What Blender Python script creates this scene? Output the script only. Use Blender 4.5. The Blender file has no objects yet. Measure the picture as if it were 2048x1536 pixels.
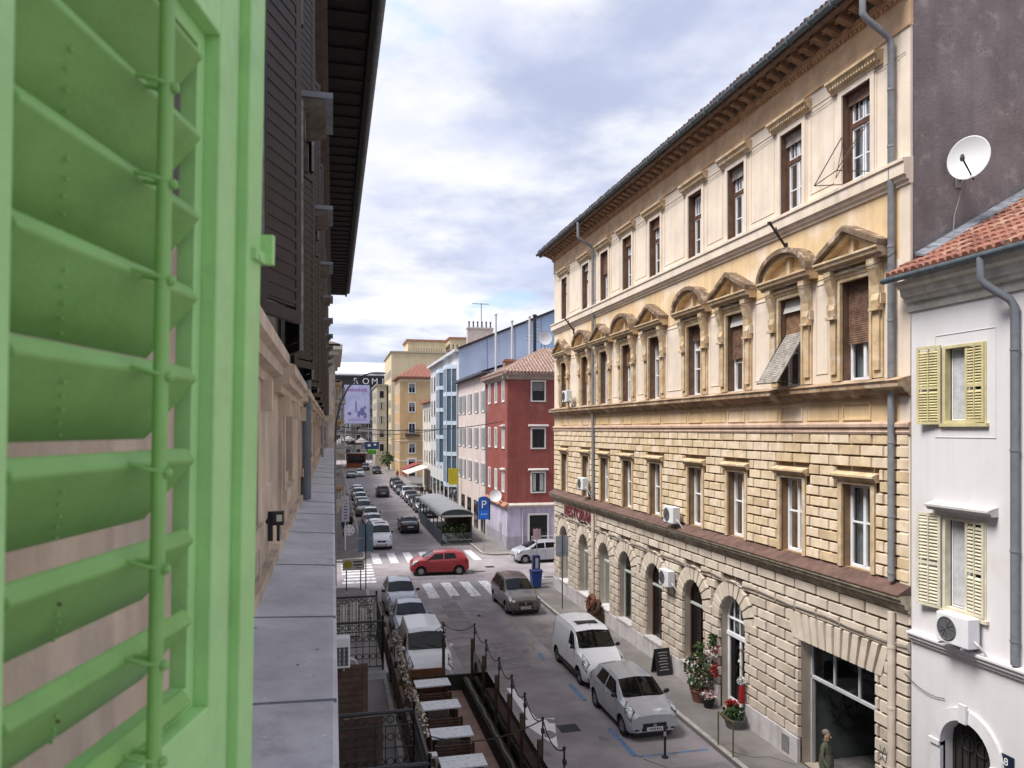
import bpy, bmesh, math, random
from mathutils import Vector, Matrix
R = math.radians
rnd = random.Random(11)
scene = bpy.context.scene
COL = scene.collection
PI = math.pi
EYE = 9.4

# ------------------------------------------------------------------ materials
MATS = {}
def mat(name, col, rough=.75, metal=0., var=.12, scale=2.5, streak=0., col2=None, amt2=.55, scale2=1.2,
        bump=0., bscale=30., spec=.35, coat=0., emit=None, soft2=.08):
    if name in MATS: return MATS[name]
    m = bpy.data.materials.new(name); MATS[name] = m; m.use_nodes = True
    nt = m.node_tree; N = nt.nodes; L = nt.links
    b = N['Principled BSDF']
    b.inputs['Roughness'].default_value = rough; b.inputs['Metallic'].default_value = metal
    b.inputs['Specular IOR Level'].default_value = spec
    b.inputs['Coat Weight'].default_value = coat; b.inputs['Coat Roughness'].default_value = .05
    c = (col[0], col[1], col[2], 1)
    if var <= 0 and not col2 and not bump:
        b.inputs['Base Color'].default_value = c
        return m
    tc = N.new('ShaderNodeTexCoord')
    def noise(sc, det=5, mp=None):
        n = N.new('ShaderNodeTexNoise'); n.inputs['Scale'].default_value = sc; n.inputs['Detail'].default_value = det
        n.inputs['Roughness'].default_value = .62
        src = tc.outputs['Object']
        if mp:
            q = N.new('ShaderNodeMapping'); q.inputs['Scale'].default_value = mp; L.new(src, q.inputs['Vector']); src = q.outputs['Vector']
        L.new(src, n.inputs['Vector']); return n.outputs['Fac']
    def mix(fac, a, bb, blend='MIX'):
        x = N.new('ShaderNodeMix'); x.data_type = 'RGBA'; x.blend_type = blend
        if hasattr(fac, 'links') or not isinstance(fac, (int, float)): L.new(fac, x.inputs[0])
        else: x.inputs[0].default_value = fac
        for k, v in ((6, a), (7, bb)):
            if isinstance(v, tuple): x.inputs[k].default_value = v
            else: L.new(v, x.inputs[k])
        return x.outputs[2]
    def ramp(f, lo, hi):
        r = N.new('ShaderNodeMapRange'); r.interpolation_type = 'SMOOTHSTEP'
        r.inputs['From Min'].default_value = lo; r.inputs['From Max'].default_value = hi
        L.new(f, r.inputs['Value']); return r.outputs['Result']
    out = c
    if col2:
        out = mix(ramp(noise(scale2, 7), amt2 - soft2, amt2 + soft2), out, (col2[0], col2[1], col2[2], 1))
    if var > 0:
        f = ramp(noise(scale), .25, .75)
        g = mix(f, (1 - var * 1.3, 1 - var * 1.35, 1 - var * 1.4, 1), (1 + var, 1 + var, 1 + var, 1))
        out = mix(1., out, g, 'MULTIPLY')
    if streak > 0:
        f = ramp(noise(1., 4, (3.5, 3.5, .22)), .3, .62)
        g = mix(f, (1 - streak, 1 - streak * 1.05, 1 - streak * 1.15, 1), (1, 1, 1, 1))
        out = mix(1., out, g, 'MULTIPLY')
    if isinstance(out, tuple): b.inputs['Base Color'].default_value = out
    else: L.new(out, b.inputs['Base Color'])
    if bump:
        bn = N.new('ShaderNodeBump'); bn.inputs['Strength'].default_value = bump; bn.inputs['Distance'].default_value = .02
        L.new(noise(bscale, 4), bn.inputs['Height']); L.new(bn.outputs['Normal'], b.inputs['Normal'])
    return m

def glass_mat(name, tint=(.55, .62, .62), refl=.5, thru=True, base=(.012, .015, .018), ior=1.45):
    if name in MATS: return MATS[name]
    m = bpy.data.materials.new(name); MATS[name] = m; m.use_nodes = True
    nt = m.node_tree; N = nt.nodes; L = nt.links
    if not thru:
        b = N['Principled BSDF']; b.inputs['Base Color'].default_value = (*base, 1)
        b.inputs['Roughness'].default_value = .04; b.inputs['Specular IOR Level'].default_value = refl
        return m
    N.remove(N['Principled BSDF'])
    tr = N.new('ShaderNodeBsdfTransparent'); tr.inputs[0].default_value = (*tint, 1)
    gl = N.new('ShaderNodeBsdfGlossy'); gl.inputs['Roughness'].default_value = .03; gl.inputs[0].default_value = (.9, .93, .95, 1)
    fr = N.new('ShaderNodeFresnel'); fr.inputs[0].default_value = ior
    mx = N.new('ShaderNodeMixShader'); L.new(fr.outputs[0], mx.inputs[0]); L.new(tr.outputs[0], mx.inputs[1]); L.new(gl.outputs[0], mx.inputs[2])
    L.new(mx.outputs[0], N['Material Output'].inputs[0])
    return m

# ------------------------------------------------------------------ mesh builder
class MB:
    def __init__(s, T=None):
        s.v = []; s.f = []; s.m = []; s.T = T
    def av(s, p):
        p = Vector(p)
        if s.T: p = s.T(p) if callable(s.T) else s.T @ p
        s.v.append(p[:]); return len(s.v) - 1
    def poly(s, pts, m=0):
        s.f.append([s.av(p) for p in pts]); s.m.append(m); return s
    def idx(s, ids, m=0):
        s.f.append(ids); s.m.append(m)
    def box(s, x0, x1, y0, y1, z0, z1, m=0):
        i = [s.av(p) for p in ((x0,y0,z0),(x1,y0,z0),(x1,y1,z0),(x0,y1,z0),(x0,y0,z1),(x1,y0,z1),(x1,y1,z1),(x0,y1,z1))]
        for q in ((0,3,2,1),(4,5,6,7),(0,1,5,4),(1,2,6,5),(2,3,7,6),(3,0,4,7)): s.idx([i[k] for k in q], m)
        return s
    def hexa(s, p, m=0):          # eight corners: bottom loop then top loop
        i = [s.av(q) for q in p]
        for q in ((0,3,2,1),(4,5,6,7),(0,1,5,4),(1,2,6,5),(2,3,7,6),(3,0,4,7)): s.idx([i[k] for k in q], m)
        return s
    def block(s, x0, x1, y0, y1, z0, z1, c, m=0):   # chamfered block standing out of a wall along +y
        i = [s.av(p) for p in ((x0,y0,z0),(x1,y0,z0),(x1,y0,z1),(x0,y0,z1),(x0+c,y1,z0+c),(x1-c,y1,z0+c),(x1-c,y1,z1-c),(x0+c,y1,z1-c))]
        for q in ((4,5,6,7),(0,1,5,4),(1,2,6,5),(2,3,7,6),(3,0,4,7)): s.idx([i[k] for k in q], m)
        return s
    def prism(s, pts, a, b, m=0, axis='x'):   # closed polygon extruded along an axis
        def P(u, w, t):
            return (t, u, w) if axis == 'x' else ((u, t, w) if axis == 'y' else (u, w, t))
        A = [s.av(P(u, w, a)) for u, w in pts]; B = [s.av(P(u, w, b)) for u, w in pts]; n = len(pts)
        for k in range(n): s.idx([A[k], A[(k+1) % n], B[(k+1) % n], B[k]], m)
        s.idx(A[::-1], m); s.idx(B, m); return s
    def tube(s, path, r, n=8, m=0, caps=True):
        path = [Vector(p) for p in path]; rings = []
        rr = r if isinstance(r, (list, tuple)) else [r] * len(path)
        up = None
        for k, p in enumerate(path):
            t = (path[min(k+1, len(path)-1)] - path[max(k-1, 0)]).normalized()
            if up is None:
                up = Vector((0,0,1)) if abs(t.z) < .9 else Vector((1,0,0))
            a = t.cross(up)
            if a.length < 1e-4: a = t.cross(Vector((0,1,0)))
            a.normalize(); b = a.cross(t).normalized(); up = b
            rings.append([s.av(p + (a*math.cos(2*PI*j/n) + b*math.sin(2*PI*j/n)) * rr[k]) for j in range(n)])
        for A, B in zip(rings, rings[1:]):
            for j in range(n): s.idx([A[j], A[(j+1) % n], B[(j+1) % n], B[j]], m)
        if caps: s.idx(rings[0][::-1], m); s.idx(rings[-1], m)
        return s
    def lathe(s, prof, n=16, c=(0,0,0), axis='z', m=0, caps=True):
        rings = []
        for r, h in prof:
            ring = []
            for j in range(n):
                a = 2*PI*j/n; u, w = r*math.cos(a), r*math.sin(a)
                p = (u, w, h) if axis == 'z' else ((u, h, w) if axis == 'y' else (h, u, w))
                ring.append(s.av((c[0]+p[0], c[1]+p[1], c[2]+p[2])))
            rings.append(ring)
        for A, B in zip(rings, rings[1:]):
            for j in range(n): s.idx([A[j], A[(j+1) % n], B[(j+1) % n], B[j]], m)
        if caps: s.idx(rings[0][::-1], m); s.idx(rings[-1], m)
        return s
    def ball(s, c, r, n=8, m=0, sx=1, sy=1, sz=1):
        k = n//2; rings = []
        for i in range(1, k):
            t = PI*i/k
            rings.append([s.av((c[0]+sx*r*math.sin(t)*math.cos(2*PI*j/n), c[1]+sy*r*math.sin(t)*math.sin(2*PI*j/n), c[2]+sz*r*math.cos(t))) for j in range(n)])
        a = s.av((c[0],c[1],c[2]+sz*r)); b = s.av((c[0],c[1],c[2]-sz*r))
        for j in range(n):
            s.idx([a, rings[0][j], rings[0][(j+1)%n]], m); s.idx([b, rings[-1][(j+1)%n], rings[-1][j]], m)
        for A, B in zip(rings, rings[1:]):
            for j in range(n): s.idx([A[j], B[j], B[(j+1)%n], A[(j+1)%n]], m)
        return s
    def ring_frame(s, x0, x1, z0, z1, w, y0, y1, m=0, wb=None):   # rectangular frame in the xz plane
        wb = w if wb is None else wb
        s.box(x0, x0+w, y0, y1, z0, z1, m); s.box(x1-w, x1, y0, y1, z0, z1, m)
        s.box(x0+w, x1-w, y0, y1, z1-w, z1, m); s.box(x0+w, x1-w, y0, y1, z0, z0+wb, m); return s
    def wall(s, x0, x1, z0, z1, holes, y=0., depth=.3, m=0, mr=None):
        """flat wall in the xz plane with rectangular / arched holes: (a, b, c, d[, 'arch'])"""
        mr = m if mr is None else mr
        xs = sorted({x0, x1, *[h[0] for h in holes], *[h[1] for h in holes]}); zs = sorted({z0, z1, *[h[2] for h in holes], *[h[3] for h in holes]})
        xs = [x for x in xs if x0-1e-6 <= x <= x1+1e-6]; zs = [z for z in zs if z0-1e-6 <= z <= z1+1e-6]
        for i in range(len(zs)-1):
            run = None
            for j in range(len(xs)):
                ok = j < len(xs)-1 and not any(h[0]-1e-5 < (xs[j]+xs[j+1])/2 < h[1]+1e-5 and h[2] < (zs[i]+zs[i+1])/2 < h[3] for h in holes)
                if ok and run is None: run = xs[j]
                if not ok and run is not None:
                    s.poly([(run,y,zs[i]),(xs[j],y,zs[i]),(xs[j],y,zs[i+1]),(run,y,zs[i+1])], m); run = None
        for h in holes:
            a, b, c, d = h[:4]; yi = y - depth
            if len(h) > 4:
                r = (b-a)/2; cx = (a+b)/2; zc = d - r; n = 14
                arc = [(cx + r*math.cos(PI - PI*k/n), zc + r*math.sin(PI*k/n)) for k in range(n+1)]
                for k in range(n):
                    p, q = arc[k], arc[k+1]; cor = (a, d) if k < n/2 else (b, d)
                    s.poly([(cor[0],y,cor[1]),(p[0],y,p[1]),(q[0],y,q[1])], m)
                    s.poly([(p[0],y,p[1]),(p[0],yi,p[1]),(q[0],yi,q[1]),(q[0],y,q[1])], mr)
                zt = zc
            else:
                zt = d; s.poly([(a,y,d),(a,yi,d),(b,yi,d),(b,y,d)], mr)
            s.poly([(a,y,c),(a,yi,c),(a,yi,zt),(a,y,zt)], mr); s.poly([(b,y,c),(b,y,zt),(b,yi,zt),(b,yi,c)], mr)
            s.poly([(a,y,c),(b,y,c),(b,yi,c),(a,yi,c)], mr)
        return s
    def mesh(s, name, mats, smooth=False, weld=False):
        me = bpy.data.meshes.new(name); me.from_pydata(s.v, [], s.f)
        for mm in (mats if isinstance(mats, (list, tuple)) else [mats]): me.materials.append(mm)
        me.polygons.foreach_set('material_index', s.m)
        bm = bmesh.new(); bm.from_mesh(me)
        if weld: bmesh.ops.remove_doubles(bm, verts=bm.verts, dist=1e-4)
        bmesh.ops.recalc_face_normals(bm, faces=bm.faces); bm.to_mesh(me); bm.free()
        if smooth:
            me.polygons.foreach_set('use_smooth', [True]*len(me.polygons))
            try: me.set_sharp_from_angle(angle=R(38))
            except Exception: pass
        me.update(); return me

def link(name, me, parent=None, loc=(0,0,0), rotz=0., rot=None):
    o = bpy.data.objects.new(name, me); COL.objects.link(o); o.location = loc
    o.rotation_euler = rot if rot else (0,0,rotz)
    if parent: o.parent = parent
    return o
def part(name, mb, mats, parent=None, loc=(0,0,0), rotz=0., smooth=False, weld=False, bevel=0., label=None):
    o = link(name, mb.mesh(name, mats, smooth, weld), parent, loc, rotz)
    if bevel:
        b = o.modifiers.new('bevel', 'BEVEL'); b.width = bevel; b.segments = 2; b.limit_method = 'ANGLE'; b.angle_limit = R(40)
    if label: o['label'] = label
    return o
def tag(o, label, cat, group=None, kind=None):
    if label: o['label'] = label
    if cat: o['category'] = cat
    if group: o['group'] = group
    if kind: o['kind'] = kind
    return o
def thing(name, label, cat, loc=(0,0,0), rotz=0., group=None):
    o = bpy.data.objects.new(name, None); COL.objects.link(o); o.empty_display_size = .2
    o.location = loc; o.rotation_euler = (0,0,rotz)
    return tag(o, label, cat, group)
def solo(name, mb, mats, label, cat, loc=(0,0,0), rotz=0., group=None, **kw):
    return tag(part(name, mb, mats, None, loc, rotz, **kw), label, cat, group)
def struct(name, mb, mats, **kw):
    o = part(name, mb, mats, **kw); o['kind'] = 'structure'; return o
KIDS = {}
def children(o):
    return [c for c in COL.objects if c.parent == o]
def dup(o, loc=None, rotz=None, label=None, group=None, swap=None, parent=None):
    c = o.copy(); COL.objects.link(c)
    if parent: c.parent = parent
    if loc is not None: c.location = loc
    if rotz is not None: c.rotation_euler = (0,0,rotz)
    if label: c['label'] = label
    if group: c['group'] = group
    if swap and c.type == 'MESH':
        for k, sl in enumerate(c.material_slots):
            if sl.material and sl.material.name in swap:
                mm = swap[sl.material.name]; sl.link = 'OBJECT'; sl.material = mm
    for ch in children(o): dup(ch, swap=swap, parent=c)
    return c
def text_mb(body, size, depth=.01, font_w=1.):
    cu = bpy.data.curves.new('txt', 'FONT'); cu.body = body; cu.size = size; cu.extrude = depth; cu.align_x = 'CENTER'; cu.align_y = 'CENTER'
    o = bpy.data.objects.new('txt', cu); COL.objects.link(o)
    bpy.context.view_layer.update()
    dg = bpy.context.evaluated_depsgraph_get(); me = bpy.data.meshes.new_from_object(o.evaluated_get(dg))
    bpy.data.objects.remove(o); return me
def text(name, body, size, m, parent, M4, depth=.01):
    me = text_mb(body, size, depth); me.transform(M4); me.materials.clear(); me.materials.append(m)
    return link(name, me, parent)
def TXT(ax, az, ay, loc):   # columns: text-x, text-y, text-normal
    return Matrix.Translation(loc) @ Matrix((ax, az, ay)).transposed().to_4x4()

# palette -----------------------------------------------------------------------
W_ = lambda *a, **k: mat(*a, **k)
cream   = mat('cream_plaster', (.71,.61,.50), var=.08, scale=1.1, streak=.10, col2=(.70,.60,.52), bump=.15, bscale=18)
ochre   = mat('ochre_plaster', (.69,.51,.30), var=.10, scale=.9, streak=.12, col2=(.74,.60,.47), amt2=.54, scale2=.45, bump=.15, bscale=18)
orange_frieze = mat('orange_frieze_plaster', (.56,.38,.23), var=.18, scale=1.5, col2=(.62,.50,.38), amt2=.6, scale2=.9)
rustic  = mat('ochre_stucco_block', (.66,.53,.36), var=.14, scale=2.2, col2=(.70,.58,.45), amt2=.53, scale2=1.1, bump=.35, bscale=45)
groove  = mat('brown_joint', (.17,.115,.07), var=.2, scale=3)
pale    = mat('pale_stucco_block', (.61,.53,.445), var=.12, scale=1.8, col2=(.58,.51,.43), amt2=.55, scale2=.8, bump=.35, bscale=50)
pgroove = mat('grey_joint', (.14,.11,.09), var=.2, scale=3)
trim    = mat('weathered_brown_trim', (.55,.41,.25), var=.18, scale=3.5, streak=.12, col2=(.60,.50,.38), amt2=.56, scale2=3)
trimd   = mat('stained_moulding', (.20,.14,.095), var=.35, scale=4, col2=(.40,.32,.25), amt2=.6, scale2=4)
plinthm = mat('grey_plinth', (.60,.57,.58), var=.12, scale=2, streak=.2, bump=.2)
reveal  = mat('grey_beige_reveal', (.42,.36,.30), var=.12, scale=2)
redsill = mat('rusty_tin_flashing', (.12,.07,.058), var=.3, scale=3, rough=.6)
zinc    = mat('zinc_sheet', (.48,.48,.515), var=.14, scale=1.6, rough=.6, col2=(.27,.27,.31), amt2=.66, scale2=2.2, spec=.35, soft2=.1, bump=.5, bscale=5, streak=.12)
pipe_g  = mat('grey_metal_pipe', (.23,.24,.26), var=.15, scale=5, rough=.5, spec=.45)
gutter_m= mat('dark_gutter', (.10,.13,.15), var=.2, scale=6, rough=.5)
whitep  = mat('white_paint', (.74,.75,.78), var=.06, scale=3, rough=.5)
brownw  = mat('brown_window_wood', (.10,.045,.03), var=.25, scale=6, rough=.6)
curtain = mat('net_curtain', (.46,.47,.50), var=.15, scale=6)
darkroom= mat('dark_interior', (.02,.02,.022), var=0)
blindw  = mat('brown_roller_blind', (.20,.12,.085), var=.4, scale=5, rough=.6)
blindo  = mat('orange_wood_blind', (.30,.18,.11), var=.3, scale=5, rough=.6)
blindg  = mat('grey_slat_blind', (.30,.27,.24), var=.35, scale=6, rough=.6)
whiteb  = mat('white_blind_box', (.62,.60,.58), var=.08)
glass   = glass_mat('window_glass', tint=(.5,.55,.57), ior=1.22)
dglass  = glass_mat('dark_glass', thru=False)
gglass  = glass_mat('green_shop_glass', tint=(.45,.55,.50))
rooftile= mat('clay_tile', (.36,.15,.095), var=.3, scale=7, col2=(.36,.24,.19), amt2=.56, scale2=6)
darktile= mat('dark_roof_tile', (.14,.10,.09), var=.3, scale=6)
black   = mat('black_metal', (.022,.022,.025), var=.1, rough=.45)
acwhite = mat('white_appliance', (.70,.71,.74), var=.05, rough=.45)

rustic2 = mat('ochre_stucco_block_light', (.70,.58,.43), var=.12, scale=2.2, bump=.35, bscale=45)
rustic3 = mat('ochre_stucco_block_dirty', (.58,.45,.29), var=.18, scale=2.2, bump=.4, bscale=45)
pale2 = mat('pale_stucco_block_light', (.65,.57,.49), var=.12, scale=2, bump=.35, bscale=50)
pale3 = mat('pale_stucco_block_dirty', (.54,.465,.385), var=.18, scale=2, bump=.4, bscale=50)
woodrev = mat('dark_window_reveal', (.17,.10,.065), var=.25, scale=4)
# ================================================================== ochre apartment building (right)
# local axes: x = along the street (world Y), y = out towards the street, z up
XR = 12.6
S0, S1 = 14.3, 42.1
WC = [16.06, 18.76, 21.75, 24.55, 27.98, 30.9, 33.75, 36.5, 40.1]
AC_ = [22.0, 24.72, 28.1, 31.15, 33.82, 36.8, 40.2]
bld = thing('apartment_building', 'long ochre and cream apartment building with pediment windows and rusticated ground floor', 'apartment house', (XR,0,0), R(90))
AR, ASP = .75, 3.2
# --- the wall itself
w = MB()
F3h = [(c-.52, c+.52, 15.6, 17.85) for c in WC]
F2h = [(c-.53, c+.53, 10.62, 13.1) for c in WC]
F1h = [(c-.53, c+.53, 5.92, 8.0) for c in WC]
F0h = [(c-AR, c+AR, .85 if k else .15, ASP+AR, 'arch') for k, c in enumerate(AC_)] + [(15.44, 18.36, .14, 3.53)]
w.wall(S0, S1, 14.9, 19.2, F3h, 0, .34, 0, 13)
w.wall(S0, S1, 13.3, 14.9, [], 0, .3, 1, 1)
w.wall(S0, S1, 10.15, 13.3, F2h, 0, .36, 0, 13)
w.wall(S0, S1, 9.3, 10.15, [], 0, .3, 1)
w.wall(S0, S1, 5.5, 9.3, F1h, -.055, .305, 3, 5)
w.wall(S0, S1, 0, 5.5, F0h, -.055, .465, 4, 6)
# far end wall and back
w.poly([(S1,-.02,0),(S1,-11,0),(S1,-11,19.2),(S1,-.02,19.2)], 0)
# rusticated blocks, first floor
def rows(z0, z1, n, Ls, free, m, c, gap=.028, out=.035, off0=0):
    h = (z1 - z0) / n
    for k in range(n):
        a, b = z0 + k*h, z0 + (k+1)*h
        x = S0 - (Ls/2 if (k+off0) % 2 else 0)
        cuts = free(a, b)
        while x < S1:
            p, q = max(x, S0), min(x+Ls, S1); x += Ls
            segs = [(p, q)]
            for u, v in cuts:
                ns = []
                for s_, e_ in segs:
                    if v <= s_ or u >= e_: ns.append((s_, e_)); continue
                    if u > s_: ns.append((s_, u))
                    if v < e_: ns.append((v, e_))
                segs = ns
            for s_, e_ in segs:
                if e_ - s_ > .09: w.block(s_+gap/2, e_-gap/2, -.06, out + rnd.uniform(-.010,.006), a+gap/2, b-gap/2, .018 + rnd.uniform(-.003,.006), rnd.choice((m, m, m, m, m+7 if m == 2 else 11, 10 if m == 2 else 12)))
def freeF1(a, b):
    z = (a+b)/2
    if z < 8.02: return [(c-.67, c+.67) for c in WC]
    if z < 8.32: return [(c-.80, c+.80) for c in WC]
    return []
rows(5.92, 9.3, 12, .80, freeF1, 2, .02)
RO = AR + .56
def free0(a, b):
    z = (a+b)/2; out = []
    for c in AC_:
        r = RO if z > ASP else AR + .03
        hh = math.sqrt(max(0, RO*RO - max(0, a+.05-ASP)**2)) if z > ASP else AR + .03
        if z > ASP + RO: continue
        if z > ASP: out.append((c-hh-.02, c+hh+.02))
        else: out.append((c-hh, c+hh))
    if z < 3.55: out.append((15.42, 18.38))
    elif z < 4.35: out.append((15.1, 18.7))
    return out
rows(.82, 5.26, 14, .95, free0, 7, .02, .042, .045)
# voussoirs round the arches and the flat arch over the garage
for c in AC_:
    n = 11
    for k in range(n):
        a0, a1 = PI*k/n + .018, PI*(k+1)/n - .018
        pts = []
        for rr in (AR+.01, RO-.02):
            for aa in (a0, a1): pts.append((c - rr*math.cos(aa), ASP + rr*math.sin(aa)))
        (p, q, r_, s_) = pts
        f = lambda u, y: (u[0], y, u[1])
        cx, cz = sum(t[0] for t in pts)/4, sum(t[1] for t in pts)/4
        g = lambda u: (u[0]+(cx-u[0])*.1, .055, u[1]+(cz-u[1])*.1)
        w.hexa([f(p,-.06), f(q,-.06), f(s_,-.06), f(r_,-.06), g(p), g(q), g(s_), g(r_)], 7)
for k in range(12):
    a = 15.12 + k*.298; t = (k-5.5)*.045
    w.hexa([(a+.02,-.06,3.56),(a+.278,-.06,3.56),(a+.278+t,-.06,4.33),(a+.02+t,-.06,4.33),
            (a+.04,.055,3.58),(a+.258,.055,3.58),(a+.258+t,.055,4.3),(a+.04+t,.055,4.3)], 7)
# plinth
for a, b in [(S0, 15.42), (18.38, 21.22), (22.78, S1)]:
    w.box(a, b, -.01, .09, 0, .82, 8)
for c in AC_[1:]: w.box(c-AR-.06, c+AR+.06, -.3, .12, .82, .9, 8)
# frieze panels below the first floor cornice
for c in WC:
    w.ring_frame(c-.52, c+.52, 9.62, 10.06, .05, -.004, .035, 1)
for c0, c1 in zip(WC, WC[1:]):
    w.ring_frame(c0+.68, c1-.68, 9.62, 10.06, .04, -.004, .02, 1)
# panel strips on the upper floors
for cs in (list(zip(WC, WC[1:]))):
    for (za, zb, e) in ((15.75, 18.1, .86), (10.85, 13.25, 1.1)):
        a, b = cs[0]+e, cs[1]-e
        if b - a > .25: w.ring_frame(a, b, za, zb, .035, -.004, .018, 0)
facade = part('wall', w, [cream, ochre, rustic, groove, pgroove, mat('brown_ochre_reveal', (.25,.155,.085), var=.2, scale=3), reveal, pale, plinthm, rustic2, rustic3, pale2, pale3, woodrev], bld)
# --- blank gable wall over the white house
g = MB()
g.poly([(S0,-.02,0),(S0,-14,0),(S0,-14,25.5),(S0,-9,23.5),(S0,.0,19.3)], 0)
g.box(S0-.02, S0+.3, -.05, .012, 5, 19.3, 1)
gable_m = mat('grey_mauve_render', (.205,.185,.188), var=.2, scale=.9, col2=(.31,.275,.265), amt2=.62, scale2=2.2, bump=.5, bscale=14, streak=.12)
part('gable_wall', g, [gable_m, cream], bld)
# --- cornices
def moulding(name, prof, m, x0=S0-.04, x1=S1+.06):
    mb = MB(); mb.prism(prof, x0, x1); return part(name, mb, m, bld)
moulding('string_course', [(-.05,14.92),(.05,14.92),(.06,15.0),(.12,15.02),(.14,15.1),(.2,15.12),(.2,15.38),(.24,15.4),(.24,15.47),(-.05,15.52)], cream)
moulding('cornice', [(-.05,10.15),(.06,10.15),(.1,10.22),(.16,10.24),(.24,10.34),(.36,10.36),(.36,10.44),(.4,10.5),(-.05,10.62)], mat('rust_stained_cornice', (.30,.20,.125), var=.35, scale=2.5, col2=(.45,.36,.26), amt2=.55, scale2=2))
moulding('cornice', [(-.05,9.28),(.05,9.28),(.07,9.33),(.05,9.36),(.05,9.42),(.10,9.45),(.10,9.52),(.05,9.56),(-.05,9.58)], mat('pinkish_moulding', (.50,.36,.28), var=.15, scale=3, streak=.2))
moulding('cornice', [(-.05,5.26),(.08,5.26),(.1,5.34),(.16,5.36),(.18,5.46),(.26,5.48),(.28,5.56),(.34,5.6),(.34,5.66),(-.05,5.66)], mat('mossy_moulding', (.36,.32,.24), var=.3, scale=5, col2=(.50,.44,.36), amt2=.55, scale2=3))
moulding('flashing', [(-.05,5.664),(.37,5.664),(.37,5.685),(-.018,5.90),(-.05,5.90)], redsill)
moulding('frieze', [(-.05,18.46),(.05,18.46),(.06,18.5),(.03,18.52),(.03,19.12),(.06,19.14),(-.05,19.2)], orange_frieze)
eg = MB()
eg.prism([(-.05,19.14),(.07,19.14),(.07,19.2),(.14,19.22),(.14,19.3),(.2,19.32),(.2,19.36),(-.05,19.36)], S0-.04, S1+.1)
x = S0
while x < S1:
    eg.box(x, x+.085, .06, .115, 19.145, 19.215); x += .15
part('dentil_moulding', eg, mat('orange_brown_moulding', (.42,.25,.14), var=.25, scale=4), bld)
cb = MB()
x = S0 + .12
while x < S1:
    cb.prism([(.19,19.3),(.5,19.42),(.6,19.44),(.6,19.56),(.19,19.56)], x, x+.2)
    cb.ball((x+.36,.42,19.53), .075, 6); x += .5
part('corbels', cb, mat('brown_corbel', (.26,.16,.10), var=.3, scale=4), bld)
so = MB(); so.prism([(-.05,19.56),(.66,19.56),(.68,19.48),(.8,19.5),(.82,19.62),(-.05,19.66)], S0-.04, S1+.5)
part('eave_board', so, mat('brown_eave', (.17,.11,.075), var=.25, scale=3), bld)
gt = MB(); n = 8
pr = [(.9+.10*math.cos(a), 19.66+.10*math.sin(a)) for a in [PI+PI*k/n for k in range(n+1)]] + [(.98,19.68),(.82,19.68)]
gt.prism(pr, S0-.05, S1+.55)
x = S0+.5
while x < S1: gt.box(x, x+.03, .79, 1.02, 19.54, 19.70); x += .9
part('gutter', gt, gutter_m, bld)
rf = MB()
rf.poly([(S0-.05,.82,19.70),(S1+.5,.82,19.70),(S1+.5,-9,24.2),(S0-.05,-9,24.2)]); rf.poly([(S0-.05,.82,19.66),(S1+.5,.82,19.66),(S1+.5,-9,24.16),(S0-.05,-9,24.16)])
x = S0
while x < S1 + .4:
    j = rnd.uniform(-.02,.03); z = 19.74 + rnd.uniform(-.01,.015)
    rf.tube([(x,.93+j,z-.02),(x,.2,z+.31),(x,-2.5,z+1.55)], .085, 6); x += .205
part('roof', rf, darktile, bld)
# --- downpipes
def dpipe(x, zt, z0, lowm, knee=True):
    mb = MB()
    mb.tube([(x,.9,19.55),(x,.9,18.85),(x,.8,18.72),(x+.02,.22,18.42),(x+.02,.13,18.28),(x+.02,.13,z0)], .075, 10)
    for z in (17.2, 15.9, 13.6, 11.9, 9.1, 7.4, 6.1): mb.lathe([(.086,z-.025),(.086,z+.025)], 10, (x+.02,.13,0))
    part('downpipe', mb, pipe_g, bld, smooth=True)
    lo = MB(); lo.tube([(x+.02,.12,5.2),(x+.02,.12,.14)], .085, 10)
    for z in (4.4, 3.0, 1.6): lo.lathe([(.097,z-.03),(.097,z+.03)], 10, (x+.02,.12,0))
    part('lower_downpipe', lo, lowm, bld, smooth=True)
dpipe(14.72, 19.5, 5.92, pale); dpipe(35.05, 19.5, 5.92, pale)
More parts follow.
